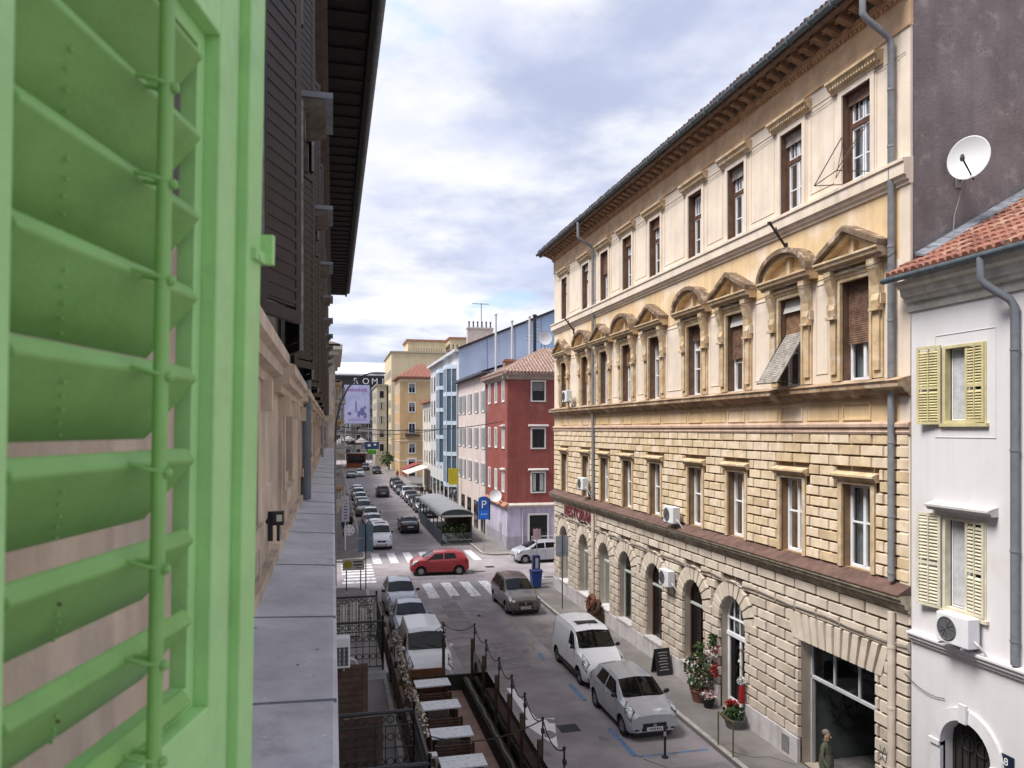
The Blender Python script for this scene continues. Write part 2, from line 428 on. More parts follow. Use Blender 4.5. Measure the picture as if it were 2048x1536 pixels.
# --- windows ------------------------------------------------------------------
CACHE = {}
def window_meshes(key):
    if key in CACHE: return CACHE[key]
    W, H, fm, bars, transom, cur = {
        'f1': (.53, 2.08, whitep, [1.14], None, 1), 'f2': (.53, 2.48, whitep, [.95], 1.65, 1), 'f3': (.52, 2.25, brownw, [.8], 1.45, 1)}[key]
    f = MB()
    if key == 'f3':
        f.ring_frame(-W, W, 0, H, .09, -.05, .05, 0); f.box(-W+.09, W-.09, -.04, .06, transom-.06, transom+.06, 0)
        for (a, b) in ((0+.09, transom-.06), (transom+.06, H-.09)):
            for sx in (-1, 1):
                x0, x1 = sorted((sx*.012, sx*(W-.09))); f.ring_frame(x0, x1, a, b, .045, -.03, .03, 1)
        for sx in (-1, 1):
            x0, x1 = sorted((sx*.05, sx*(W-.13))); f.box(x0, x1, -.02, .02, .62, .65, 1)
            f.box((x0+x1)/2-.012, (x0+x1)/2+.012, -.02, .02, transom+.1, H-.13, 1)
    else:
        f.ring_frame(-W, W, 0, H, .075, -.04, .04, 0)
        top = H - .075 if not transom else transom
        if transom: f.box(-W+.075, W-.075, -.04, .05, transom-.05, transom+.05, 0)
        f.box(-.05, .05, -.035, .045, .075, H-.075, 0)
        for z in bars:
            f.box(-W+.075, -.05, -.02, .03, z-.022, z+.022, 0); f.box(.05, W-.075, -.02, .03, z-.022, z+.022, 0)
    p = MB(); p.poly([(-W+.05,.0,.04),(W-.05,.0,.04),(W-.05,.0,H-.04),(-W+.05,.0,H-.04)])
    c = MB(); n = 28
    for k in range(n):
        if 13 <= k <= 14: continue
        xa, xb = -W + 2*W*k/n, -W + 2*W*(k+1)/n
        ya, yb = -.14 + .03*math.sin(k*1.9), -.14 + .03*math.sin((k+1)*1.9)
        c.poly([(xa,ya,.05),(xb,yb,.05),(xb,yb,H-.1),(xa,ya,H-.1)])
    d = MB(); d.poly([(-W,-.45,-.1),(W,-.45,-.1),(W,-.45,H+.1),(-W,-.45,H+.1)])
    for sx in (-W+.01, W-.01): d.poly([(sx,-.45,.0),(sx,-.042,.0),(sx,-.042,H),(sx,-.45,H)])
    CACHE[key] = (f.mesh('window_frame', [fm if key == 'f3' else whitep, whitep]), p.mesh('pane', glass), c.mesh('curtain', curtain), d.mesh('room', darkroom))
    return CACHE[key]
def window(key, x, z, y, curt=True):
    f, p, c, d = window_meshes(key)
    o = link('window', f, bld, (x, y, z))
    link('pane', p, o); link('dark_room', d, o)
    if curt: link('curtain', c, o)
    return o
def slats(mb, x0, x1, y, z0, z1, pitch=.055, m=0):
    z = z1
    while z - pitch > z0 - 1e-6:
        mb.prism([(y-.012,z),(y+.012,z-.01),(y+.012,z-pitch+.006),(y-.012,z-pitch)], x0, x1, m); z -= pitch
    return mb
for k, c in enumerate(WC):
    window('f1', c, 5.92, -.27, k != 2)
    # architrave and lintel shelf
    a = MB()
    a.box(c-.67, c-.53, -.02, .05, 5.92, 8.02); a.box(c+.53, c+.67, -.02, .05, 5.92, 8.02); a.box(c-.67, c+.67, -.02, .05, 8.02, 8.12)
    a.prism([(-.02,8.12),(.1,8.12),(.14,8.2),(.2,8.22),(.2,8.27),(.16,8.29),(-.02,8.34)], c-.78, c+.78)
    part('window_surround', a, trim, bld)
F2_state = {0: ('down', 1.55, blindw), 1: ('flap', .62, blindo), 2: ('flap', 1.05, blindw), 3: ('down', .5, blindw), 4: ('down', .3, blindw), 5: ('down', .9, blindo), 6: ('none',0,0), 7: ('down', 1.3, blindo), 8: ('down', 1.2, blindo)}
for k, c in enumerate(WC):
    window('f2', c, 10.62, -.28)
    a = MB()
    for sx in (-1, 1):
        def bx(u0, u1, *r, m=0):
            u, v = sorted((c+sx*u0, c+sx*u1)); a.box(u, v, *r, m)
        bx(.53, .62, -.02, .09, 10.62, 13.1); bx(.62, .95, -.02, .05, 10.62, 13.42)
        bx(.68, .90, .05, .11, 10.8, 12.2)
        # scroll console
        u, v = sorted((c+sx*.67, c+sx*.93))
        a.prism([(.05,12.25),(.12,12.3),(.16,12.45),(.12,12.6),(.14,12.8),(.22,13.05),(.28,13.3),(.28,13.42),(.05,13.42)], u, v)
        bx(.95, 1.0, .0, .13, 12.35, 12.6); bx(.64, .97, .05, .2, 12.2, 12.27)
    a.box(c-.62, c+.62, -.02, .09, 13.1, 13.2); a.prism([(-.02,13.2),(.11,13.2),(.14,13.28),(.18,13.3),(.18,13.36),(-.02,13.36)], c-.67, c+.67)
    a.box(c-.67, c+.67, -.02, .05, 13.36, 13.44)
    part('window_surround', a, trim, bld)
    pd = MB()
    pd.prism([(-.02,13.43),(.24,13.43),(.26,13.5),(.36,13.52),(.38,13.6),(.42,13.62),(.42,13.67),(-.02,13.67)], c-1.18, c+1.18)
    if k % 2 == 0:
        for sx in (-1, 1):
            pts = [(c+sx*1.2,13.67),(c+sx*1.2,13.8),(c,14.42),(c,14.27)]
            pd.prism([(q[0], q[1]) for q in pts], -.02, .42, 1, 'y'); pts = [(c+sx*1.08,13.67),(c+sx*.95,13.67),(c,14.17),(c,14.27)]
            pd.prism(pts, -.02, .3, 0, 'y')
        pd.prism([(c-.95,13.67),(c+.95,13.67),(c,14.18)], -.02, .06, 2, 'y')
        pd.box(c-.13, c-.03, .05, .2, 13.67, 14.1, 0); pd.box(c+.06, c+.12, .05, .14, 13.67, 14.05, 0)
    else:
        n = 12; arc = lambda r, s: [(c - r*math.cos(t), 13.67 - (1.2*.0) + r*s*math.sin(t)) for t in [PI*j/n for j in range(n+1)]]
        o_, i_ = arc(1.2, .66), arc(1.06, .62); q_ = arc(.93, .58)
        for j in range(n):
            pd.prism([o_[j], o_[j+1], i_[j+1], i_[j]], -.02, .42, 1, 'y'); pd.prism([i_[j], i_[j+1], q_[j+1], q_[j]], -.02, .3, 0, 'y')
        pd.prism(q_, -.02, .06, 2, 'y')
        pd.box(c-.18, c-.05, .05, .2, 13.67, 14.18, 0); pd.box(c+.05, c+.1, .05, .14, 13.67, 14.1, 0)
    part('pediment', pd, [trim, trimd, ochre], bld)
    st, ln, bm_ = F2_state[k]
    if st != 'none':
        b = MB(); z1 = 13.08
        if st == 'flap': b.hexa([(c-.5,-.1,12.72),(c+.5,-.1,12.72),(c+.5,-.06,12.72),(c-.5,-.06,12.72),(c-.5,-.2,13.08),(c+.5,-.2,13.08),(c+.5,-.14,13.08),(c-.5,-.14,13.08)], 1); z1 = 12.72
        slats(b, c-.5, c+.5, -.17, z1-ln, z1)
        if k == 1:   # the lower part of this blind is propped outwards
            T = lambda t, s: (-.17 + t*.95, z1-ln - t*1.42)
            for q in range(26):
                t0, t1 = q/26, (q+.82)/26
                (ya, za), (yb, zb) = T(t0, 0), T(t1, 0)
                b.hexa([(c-.5,ya,za),(c+.5,ya,za),(c+.5,yb,zb),(c-.5,yb,zb),(c-.5,ya+.025,za+.012),(c+.5,ya+.025,za+.012),(c+.5,yb+.025,zb+.012),(c-.5,yb+.025,zb+.012)], 2)
            for sx in (-.5, .5): b.tube([(c+sx,-.1,12.1),(c+sx,.8,10.66)], .012, 5, 3); b.tube([(c+sx,-.1,10.75),(c+sx,.78,10.68)], .012, 5, 3)
        part('roller_blind', b, [bm_, whiteb, blindg, black], bld)
F3b = [(.3, blindw), (.34, blindg), (.33, blindg), (.0, None), (.36, blindo), (.38, blindo), (1.0, blindw), (.3, whiteb), (.25, blindg)]
for k, c in enumerate(WC):
    window('f3', c, 15.6, -.25, k not in (3, 6))
    a = MB()
    a.box(c-.66, c-.52, -.02, .05, 15.52, 17.99); a.box(c+.52, c+.66, -.02, .05, 15.52, 17.99); a.box(c-.52, c+.52, -.02, .05, 17.85, 17.99)
    a.box(c-.71, c-.66, -.02, .02, 15.52, 17.9); a.box(c+.66, c+.71, -.02, .02, 15.52, 17.9)
    part('window_surround', a, cream, bld)
    h = MB(); h.prism([(-.02,18.0),(.06,18.0),(.08,18.08),(.14,18.1),(.2,18.22),(.26,18.24),(.26,18.31),(-.02,18.36)], c-.92, c+.92)
    x = c-.86
    while x < c+.84: h.box(x, x+.06, .06, .19, 18.1, 18.2); x += .1
    part('window_hood', h, trim, bld)
    ln, bm_ = F3b[k]
    if ln: part('roller_blind', slats(MB(), c-.49, c+.49, -.14, 17.83-ln, 17.83), bm_, bld)
gp = MB(); gp.poly([(WC[5]-.43,-.252,17.15),(WC[5]+.43,-.252,17.15),(WC[5]+.43,-.252,17.7),(WC[5]-.43,-.252,17.7)])
part('transom_film', gp, mat('teal_film', (.12,.36,.30), var=.2), bld)
# --- arched shop windows of the ground floor
def arch_pts(r, c, z0, n=14):
    return [(c-r, z0)] + [(c - r*math.cos(PI*k/n), ASP + r*math.sin(PI*k/n)) for k in range(n+1)] + [(c+r, z0)]
shopf = mat('dark_red_frame', (.09,.035,.03), var=.1); greenf = mat('pale_green_frame', (.42,.46,.42), var=.1)
drape = mat('red_drape', (.30,.045,.03), var=.3, scale=4); pinkr = mat('pink_beige_reveal', (.48,.38,.34), var=.1)
for k, c in enumerate(AC_):
    z0 = .86 if k else .16
    o_, i_ = arch_pts(AR, c, z0), arch_pts(AR-.07, c, z0)
    f = MB()
    for j in range(len(o_)-1):
        f.hexa([(o_[j][0],-.34,o_[j][1]),(o_[j+1][0],-.34,o_[j+1][1]),(o_[j+1][0],-.26,o_[j+1][1]),(o_[j][0],-.26,o_[j][1]),
                (i_[j][0],-.34,i_[j][1]),(i_[j+1][0],-.34,i_[j+1][1]),(i_[j+1][0],-.26,i_[j+1][1]),(i_[j][0],-.26,i_[j][1])], 0)
    if k == 0:
        f.box(c-AR, c+AR, -.36, -.22, 2.55, 2.67, 0); f.box(c-AR, c+AR, -.34, -.24, 3.12, 3.17, 0)
        for q in (-.36, 0, .36): f.box(c+q-.02, c+q+.02, -.32, -.27, 2.67, ASP + math.sqrt(AR*AR-q*q)-.05, 0)
        f.box(c-.68, c-.5, -.32, -.25, .16, 2.55, 0); f.box(c+.62, c+.68, -.32, -.25, .16, 2.55, 0); f.box(c-.12, c-.02, -.32, -.25, .16, 2.55, 0)
        f.box(c-.02, c+.62, -.3, -.26, .16, .5, 0)
    else:
        f.box(c-AR+.05, c+AR-.05, -.35, -.24, 2.98, 3.06, 1); f.box(c-.02, c+.02, -.32, -.27, z0, 2.98, 0)
    win = part('shop_door' if k == 0 else 'shop_window', f, [whitep if k == 0 else (shopf if k in (1,2) else greenf), greenf], bld)
    p = MB(); p.poly([(x, -.3, z) for x, z in i_]); part('pane', p, gglass, win)
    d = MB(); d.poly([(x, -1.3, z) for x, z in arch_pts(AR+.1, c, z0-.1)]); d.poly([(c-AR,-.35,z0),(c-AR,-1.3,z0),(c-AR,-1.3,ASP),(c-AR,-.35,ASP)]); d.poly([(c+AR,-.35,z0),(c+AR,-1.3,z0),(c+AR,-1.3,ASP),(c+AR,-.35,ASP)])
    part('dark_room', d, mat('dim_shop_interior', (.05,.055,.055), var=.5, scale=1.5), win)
    if k in (1, 2):
        t = MB(); hp = [q for q in arch_pts(AR-.12, c, 3.0) ]; t.poly([(x, -.42, z) for x, z in hp]); part('drape', t, drape, win)
# --- garage / passage
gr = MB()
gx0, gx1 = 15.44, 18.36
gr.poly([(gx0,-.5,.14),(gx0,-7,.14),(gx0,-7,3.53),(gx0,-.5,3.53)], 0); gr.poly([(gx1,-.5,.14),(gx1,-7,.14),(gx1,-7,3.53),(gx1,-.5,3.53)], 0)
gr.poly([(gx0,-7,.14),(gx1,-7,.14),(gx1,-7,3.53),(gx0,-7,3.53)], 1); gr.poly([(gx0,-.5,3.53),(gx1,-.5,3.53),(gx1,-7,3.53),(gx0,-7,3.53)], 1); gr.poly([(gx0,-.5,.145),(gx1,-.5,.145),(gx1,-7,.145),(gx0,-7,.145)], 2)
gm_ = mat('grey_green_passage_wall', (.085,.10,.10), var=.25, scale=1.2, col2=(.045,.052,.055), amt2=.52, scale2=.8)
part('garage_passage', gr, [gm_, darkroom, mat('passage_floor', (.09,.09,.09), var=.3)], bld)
gf = MB()
gf.box(gx0, gx1, -.42, -.32, 2.5, 2.58); gf.box(gx0, gx0+.05, -.42, -.32, .14, 3.5); gf.box(gx1-.06, gx1, -.42, -.32, .14, 3.5); gf.box(gx0+.05, gx1-.06, -.42, -.32, 3.46, 3.52)
for q in (16.4, 17.37): gf.box(q-.03, q+.03, -.41, -.33, 2.58, 3.46)
gfo = part('garage_transom', gf, mat('grey_white_paint', (.45,.46,.47), var=.1), bld)
p = MB(); p.poly([(gx0,-.37,2.55),(gx1,-.37,2.55),(gx1,-.37,3.5),(gx0,-.37,3.5)]); part('pane', p, glass_mat('low_reflect_glass', tint=(.35,.4,.42), ior=1.12), gfo)  # darker tint and low index weaken the reflection in this pane
gi = MB()   # scrawled graffiti on the passage wall (strokes on the wall seen through the opening)
for pts in ([(-.9,1.95),(-1.05,1.6),(-1.2,1.55),(-1.35,1.9),(-1.5,1.35),(-1.7,1.2)], [(-.95,1.5),(-1.2,1.1),(-1.5,.9),(-1.9,1.3)], [(-1.75,1.6),(-1.95,1.75),(-2.15,1.45),(-1.95,1.2),(-1.75,1.35)], [(-2.4,1.3),(-2.9,1.45),(-3.4,1.25),(-3.1,1.05),(-2.5,1.1)], [(-1.0,1.2),(-1.3,1.4),(-1.6,1.6)]):
    gi.tube([(gx1-.012,y,z) for y, z in pts], .035, 5)
part('graffiti', gi, black, bld)
g2 = MB()
for pts in ([(15.2,1.95),(15.12,1.75),(15.05,1.95),(14.98,1.78)],[(15.22,1.7),(15.0,1.62),(14.95,1.9)],[(15.2,1.6),(15.1,1.72),(15.02,1.6)]):
    g2.tube([(x,.052,z) for x, z in pts], .012, 4)
part('graffiti', g2, mat('grey_spray', (.14,.14,.15), var=.1), bld)
vt = MB(); vt.box(18.75, 19.1, .09, .11, .25, .72); part('vent_grille', vt, mat('grey_vent', (.2,.2,.2), var=.2), bld)
# --- raised red letters
sgn = MB()
sg = thing('shop_sign', 'row of tall dark red letters fixed to the far end of the pale rusticated wall', 'sign', (XR-.05, 37.45, 4.62))
red_l = mat('dark_red_letters', (.16,.03,.04), var=.1, rough=.5)
sgl = text('lettering', 'RESTORAN', .78, red_l, sg, Matrix.Scale(1.22, 4, (0,1,0)) @ TXT((0,-1,0), (0,0,1), (-1,0,0), (-.06,0,.3)), .02)
b = MB(); b.box(0, .02, -2.7, 2.7, -.02, .62); part('sign_board', b, mat('faded_sign_board', (.42,.32,.30), var=.15), sg)
# ================================================================== white house (far right)
wh = thing('white_house', 'white plastered house with pale yellow louvred shutters and an arched doorway', 'house', (XR,0,0), R(90))
wwm = mat('white_plaster', (.66,.645,.665), var=.05, scale=.8, streak=.05, col2=(.56,.54,.52), amt2=.62, scale2=.8, soft2=.16, bump=.1)
H0, H1 = 5.0, 14.26
w = MB(); wins = [(12.27,13.35,9.52,11.15),(12.27,13.35,5.6,7.56),(8.8,9.9,9.52,11.15),(8.8,9.9,5.6,7.56)]
doorh = (12.1,13.36,.14,3.42,'arch')
w.wall(H0, H1, 0, 12.7, wins + [doorh], 0, .25, 0, 0)
w.poly([(H0,0,0),(H0,-10,0),(H0,-10,12.7),(H0,0,12.7)], 0)
for a, b, c, d in wins[:1]: w.ring_frame(a-.22, b+.22, c-.3, d+.25, .012, 0, .012, 0)
part('wall', w, [wwm], wh)
ck = MB()
ck.prism([(-.02,12.02),(.05,12.02),(.08,12.12),(.04,12.14),(.04,12.2),(.14,12.24),(.14,12.32),(.22,12.36),(.24,12.5),(.36,12.56),(.4,12.66),(-.02,12.7)], H0, H1+.08)
part('cornice', ck, mat('off_white_moulding', (.58,.57,.52), var=.12, scale=3, streak=.2), wh)
ck = MB(); ck.prism([(-.02,4.68),(.06,4.68),(.06,4.74),(.12,4.77),(.12,4.83),(.17,4.86),(.17,4.9),(-.02,4.93)], H0, H1-.02)
part('belt_cornice', ck, wwm, wh)
gt = MB(); pr = [(.52+.085*math.cos(a), 12.74+.085*math.sin(a)) for a in [PI+PI*k/8 for k in range(9)]] + [(.6,12.77),(.44,12.77)]
gt.prism(pr, H0, H1+.28); part('gutter', gt, gutter_m, wh)
rf = MB(); sl = .55
rf.poly([(H0,.5,12.78),(H1+.2,.5,12.78),(H1+.2,-.02,12.78+.52*sl),(H0,-.02,12.78+.52*sl)], 0); rf.poly([(H0,-.02,12.78+.52*sl),(H1-.02,-.02,12.78+.52*sl),(H1-.02,-9.5,12.78+10*sl),(H0,-9.5,12.78+10*sl)], 0)
x = 9.0
while x < H1 + .2:
    y = .56
    while y > (-8 if x < H1-.05 else -.02):
        z = 12.80 + (.5-y)*sl; j = rnd.uniform(-.012,.012)
        rf.tube([(x+j,y,z+.035),(x+j,y-.40,z+.40*sl+.012)], [.088,.07], 6, rnd.choice((0,0,0,1,2)), True); y -= .36
    x += .19
part('roof', rf, [mat('orange_tile', (.33,.15,.105), var=.25, scale=9), mat('pale_orange_tile', (.42,.25,.18), var=.2, scale=9), mat('dark_orange_tile', (.23,.10,.075), var=.3, scale=9)], wh)
fl = MB()
for k in range(40):
    y = -.1 - k*.24; z = 12.86 + (.5-y)*sl
    fl.hexa([(H1-.32+rnd.uniform(-.05,.05),y,z+.02),(H1-.0,y,z+.1),(H1-.0,y-.26,z+.1+.26*sl),(H1-.3+rnd.uniform(-.05,.05),y-.26,z+.02+.26*sl),
             (H1-.3,y,z+.06),(H1-.0,y,z+.17),(H1-.0,y-.26,z+.17+.26*sl),(H1-.3,y-.26,z+.06+.26*sl)])
part('flashing', fl, mat('grey_mortar_flashing', (.17,.18,.21), var=.35, scale=5), wh)
dp = MB(); dp.tube([(11.9,.52,12.7),(11.9,.52,12.28),(11.86,.45,12.16),(11.6,.16,11.85),(11.55,.1,11.7),(11.55,.1,4.95)], .075, 10)
for z in (10.9, 9.0, 7.1, 5.4): dp.lathe([(.087,z-.02),(.087,z+.02)], 10, (11.55,.1,0))
part('downpipe', dp, mat('blue_grey_pipe', (.16,.175,.20), var=.12, scale=5, rough=.5), wh, smooth=True)
yel = mat('pale_yellow_shutter', (.53,.47,.26), var=.15, scale=3); yel2 = mat('cream_shutter', (.58,.54,.42), var=.15, scale=3)
def leaf(w_, h_, m, parent, loc, rotz, tilt=.02, gaps=1):
    mb = MB(); mb.ring_frame(0, w_, 0, h_, .06, -.02, .02); mb.box(.06, w_-.06, -.02, .02, h_*.45, h_*.45+.06)
    mb.box(w_/2-.012, w_/2+.012, -.018, .03, .06, h_-.06)
    z = .09
    while z < h_ - .1:
        if not (h_*.45-.05 < z < h_*.45+.06):
            mb.hexa([(.06,-.022,z+.03),(w_-.06,-.022,z+.03),(w_-.06,.016,z-.012),(.06,.016,z-.012),(.06,-.022,z+.045),(w_-.06,-.022,z+.045),(w_-.06,.016,z+.003),(.06,.016,z+.003)])
        z += .058 * gaps
    return part('shutter', mb, m, parent, loc, rotz)
for (a, b, c, d), m, gp in ((wins[0], yel, 1), (wins[1], yel2, 1.25), (wins[2], yel, 1), (wins[3], yel2, 1.2)):
    fr = MB(); fr.ring_frame(a, b, c, d, .06, -.12, .02); fr.box(a-.06, b+.06, .0, .07, c-.07, c)
    fo = part('window', fr, m, wh)
    p = MB(); p.ring_frame(a+.06, b-.06, c+.06, d-.06, .05, -.2, -.15, 0); p.box((a+b)/2-.04, (a+b)/2+.04, -.2, -.14, c+.1, d-.1, 0); part('window_frame', p, whitep, fo)
    p = MB(); p.poly([(a,-.18,c),(b,-.18,c),(b,-.18,d),(a,-.18,d)]); part('pane', p, dglass, fo)
    cu = MB(); cu.box((a+b)/2+.1, b-.1, -.165, -.15, c+.1, d-.1); part('curtain', cu, curtain, fo)
    leaf((b-a)/2-.03, d-c-.04, m, fo, (a+.03, .03, c+.02), R(-6), gaps=gp)
    leaf((b-a)/2+.03, d-c+.05, m, fo, (b+.03, .05, c-.02), R(9), gaps=gp)
hd = MB(); hd.prism([(-.02,7.68),(.16,7.68),(.2,7.74),(.26,7.76),(.26,7.8),(-.02,7.88)], 12.0, 13.62); part('window_hood', hd, mat('stained_white', (.50,.49,.48), var=.15, scale=3), wh)
ar = MB(); c, r = 12.73, .63; zs = 3.42 - r; n = 16
for j in range(n):
    a0, a1 = PI*j/n, PI*(j+1)/n; f = lambda rr, t, y: (c - rr*math.cos(t), y, zs + rr*math.sin(t))
    ar.hexa([f(r,a0,-.05),f(r,a1,-.05),f(r+.27,a1,-.05),f(r+.27,a0,-.05),f(r,a0,.09),f(r,a1,.09),f(r+.25,a1,.07),f(r+.25,a0,.07)])
ar.box(c-.09, c+.09, .09, .15, 3.4, 3.78)
for sx in (-1, 1):
    u, v = sorted((c+sx*r, c+sx*(r+.26))); ar.box(u, v, -.05, .08, .14, zs-.02); u, v = sorted((c+sx*r, c+sx*(r+.31))); ar.box(u, v, -.05, .12, zs-.1, zs+.0)
part('door_surround', ar, mat('white_stone', (.64,.63,.65), var=.06), wh)
dr = MB(); dr.poly([(x, -.24, z) for x, z in [(c-r,.14)] + [(c-r*math.cos(PI*k/n), zs+r*math.sin(PI*k/n)) for k in range(n+1)] + [(c+r,.14)]], 0)
for j in range(7):
    x = c - .54 + j*.18; dr.box(x-.012, x+.012, -.22, -.2, .2, zs + math.sqrt(max(.01, r*r-(x-c)**2)) - .03, 1)
for q in range(3):
    dr.tube([(c-.5+q*.35+.14*math.cos(t), -.2, zs+.1+.16*math.sin(t)) for t in [PI*k/8 for k in range(17)]], .014, 5, 1)
part('door', dr, [mat('dark_door', (.03,.028,.025), var=.3), black], wh)
# number plate
npl = thing('house_number_plate', 'small dark blue house number plate with a white 8 beside the arched door', 'sign', (XR-.012, 11.78, 3.0))
b = MB(); b.box(-.012, .0, -.14, .14, -.14, .14); part('plate', b, mat('navy_enamel', (.012,.018,.04), var=0, rough=.3), npl)
text('number', '8', .2, mat('white_enamel', (.75,.76,.78), var=0), npl, TXT((0,-1,0),(0,0,1),(-1,0,0),(-.016,.03,0)), .002)

# ================================================================== air conditioners, dish, brackets, cables
def ac_unit(label, loc, rz=R(90), group='air conditioning units on the facades'):
    t = thing('air_conditioner', label, 'air conditioner', loc, rz, group)
    b = MB(); b.box(-.4, .4, .06, .36, .1, .7); part('casing', b, acwhite, t, bevel=.02)
    f = MB(); f.lathe([(.02,.361),(.23,.361),(.245,.375),(.23,.385),(.2,.372),(.02,.37)], 20, (.12,0,.4), 'y')
    for k in range(6):
        a = PI*k/6; f.box(.12-.22, .12+.22, .372, .38, .395, .405) if k == 0 else f.tube([(.12-.22*math.cos(a),.377,.4-.22*math.sin(a)),(.12+.22*math.cos(a),.377,.4+.22*math.sin(a))], .006, 4)
    part('fan_grille', f, mat('dark_grey_plastic', (.09,.09,.1), var=0), t)
    k = MB()
    for sx in (-.28, .28): k.box(sx-.02, sx+.02, -.0, .4, .06, .1); k.box(sx-.02, sx+.02, 0, .04, -.2, .1)
    part('wall_bracket', k, pipe_g, t)
    p = MB(); p.tube([(-.4,.2,.25),(-.5,.2,.2),(-.56,.1,.05),(-.6,.03,-.1)], .025, 6); part('hose', p, mat('white_hose', (.5,.5,.5), var=.1), t, smooth=True)
    return t
ac_unit('white air conditioner on the tin ledge beside the second window from the far end', (XR-.12, 36.0, 6.25))
ac_unit('white air conditioner standing on the red brown ledge in mid facade', (XR-.14, 25.75, 5.82))
ac_unit('white air conditioner on the pale wall between two arched shop windows', (XR-.03, 26.4, 3.35))
ac_unit('small white air conditioner by the pediment window at the far corner', (XR-.2, 38.4, 10.75))
ac_unit('white air conditioner under the lower shuttered window of the white house', (XR-.02, 12.75, 4.92))
ds = thing('satellite_dish', 'big white satellite dish on the grey gable wall above the tiled roof', 'satellite dish', (13.9, 14.28, 14.75))
ax = Vector((-1.2,-.62,.12)).normalized(); DC = Vector((-.2,-.5,.62))
Md = Matrix.Translation(DC) @ ax.to_track_quat('Z','Y').to_matrix().to_4x4() @ Matrix.Scale(.9,4,(1,0,0))
d = MB(Md); prof = [(.47*k/10, .10*(k/10)**2) for k in range(1, 11)] + [(.485,.095),(.47,.085)] + [(.47*k/10, .10*(k/10)**2-.02) for k in range(9, 0, -1)]
d.lathe(prof, 32); part('dish', d, mat('dish_white', (.62,.63,.65), var=.04, rough=.4), ds, smooth=True)
tip = DC + ax*.42 + Vector((-.02,0,-.12))
a = MB(); a.tube([DC + Vector((.05,-.05,-.47)), tip], .02, 6); part('feed_arm', a, black, ds)
a = MB(); a.lathe([(.035,-.06),(.05,.0),(.03,.08)], 10, tip); part('receiver', a, mat('dark_plastic', (.05,.05,.055), var=0), ds)
a = MB(); a.tube([(0,0,.3),(-.1,-.3,.38),(-.2,-.5,.5)], .03, 8); a.box(-.1,.1,-.03,0,.15,.45); part('wall_mount', a, pipe_g, ds)
a = MB(); a.tube([(-.12,-.3,.35),(-.1,-.12,-.1),(-.16,-.03,-.5),(-.2,-.02,-1.1),(-.25,-.05,-1.5)], .012, 5); part('cable', a, mat('grey_cable', (.3,.3,.3), var=0), ds)
# laundry frame at the topmost near window
lr = thing('laundry_frame', 'thin rusty triangular laundry frame sticking out of the nearest top floor window', 'drying rack', (XR, WC[0], 15.55))
a = MB(); tp = (-.95, .35, -.1)
for q in ((-.05,.5,1.25),): a.tube([q, tp], .014, 5)
a.tube([(-.05,.5,.05), tp], .012, 5); a.tube([tp, (-.95,-.5,.0)], .012, 5); a.tube([(-.95,-.5,0), (-.05,-.5,.05)], .012, 5); a.tube([(-.95,-.5,0),(-.05,-.45,1.3)], .012, 5); a.tube([(-.05,-.4,1.2),(-.6,.0,.0),(-.05,.45,1.1)], .01, 5)
part('rods', a, mat('rusty_iron', (.08,.05,.04), var=.2), lr)
def flag_bracket(label, y, z):
    t = thing('flag_bracket', label, 'bracket', (XR-.2, y, z), 0, 'black iron brackets below the string course')
    a = MB(); a.tube([(.2,0,-.45),(-.35,.0,.25)], .035, 6); a.tube([(-.1,0,-.05),(-.12,.05,.15)], .02, 6); a.lathe([(.06,0),(.06,.05)], 8, (-.36,0,.22)); a.box(.14,.2,-.05,.05,-.6,-.3)
    part('arm', a, black, t)
flag_bracket('black iron flag bracket above the second pediment from the near end', 19.0, 15.0)
flag_bracket('black iron flag bracket near the far end of the string course', 38.4, 15.1)
def cable(label, pts, r, m=None, n=5):
    mb = MB(); mb.tube(pts, r, n); return solo('cable', mb, m or black, label, 'cable', group='cables strung along the ochre facade')
def sag(a, b, k, s=.12):
    return [(a[0]+(b[0]-a[0])*t, a[1]+(b[1]-a[1])*t, a[2]+(b[2]-a[2])*t - s*4*t*(1-t)) for t in [j/k for j in range(k+1)]]
pts = []
for c0, c1 in zip([14.4]+WC, WC+[42.0]): pts += sag((XR-.30, c0, 13.38), (XR-.30, c1, 13.38), 6, .14)[:-1]
cable('thin black cable sagging between the pediment windows', pts, .011)
pts = [(XR-.3, y, z+.33) for (x, y, z) in pts]; 
pts = []
for c0, c1 in zip(range(14, 42, 3), range(17, 45, 3)): pts += sag((XR-.09, c0+.3, 4.52), (XR-.09, min(c1+.3, 42), 4.52), 6, .05)[:-1]
cable('twisted pale cable running above the ground floor arches', [(x, y, z+.012*math.sin(y*30)) for x, y, z in pts], .022, mat('pale_cable', (.30,.27,.24), var=.4, scale=30))
cable('thin wire from the ochre wall to the white house door arch', sag((XR-.06,14.4,3.9),(XR-.03,13.3,3.7),6,.12), .008)
cable('thin wire along the top floor hoods', [(XR-.04, y, 17.92+.02*math.sin(y*2)) for y in [14.4+.5*k for k in range(55)]], .007)
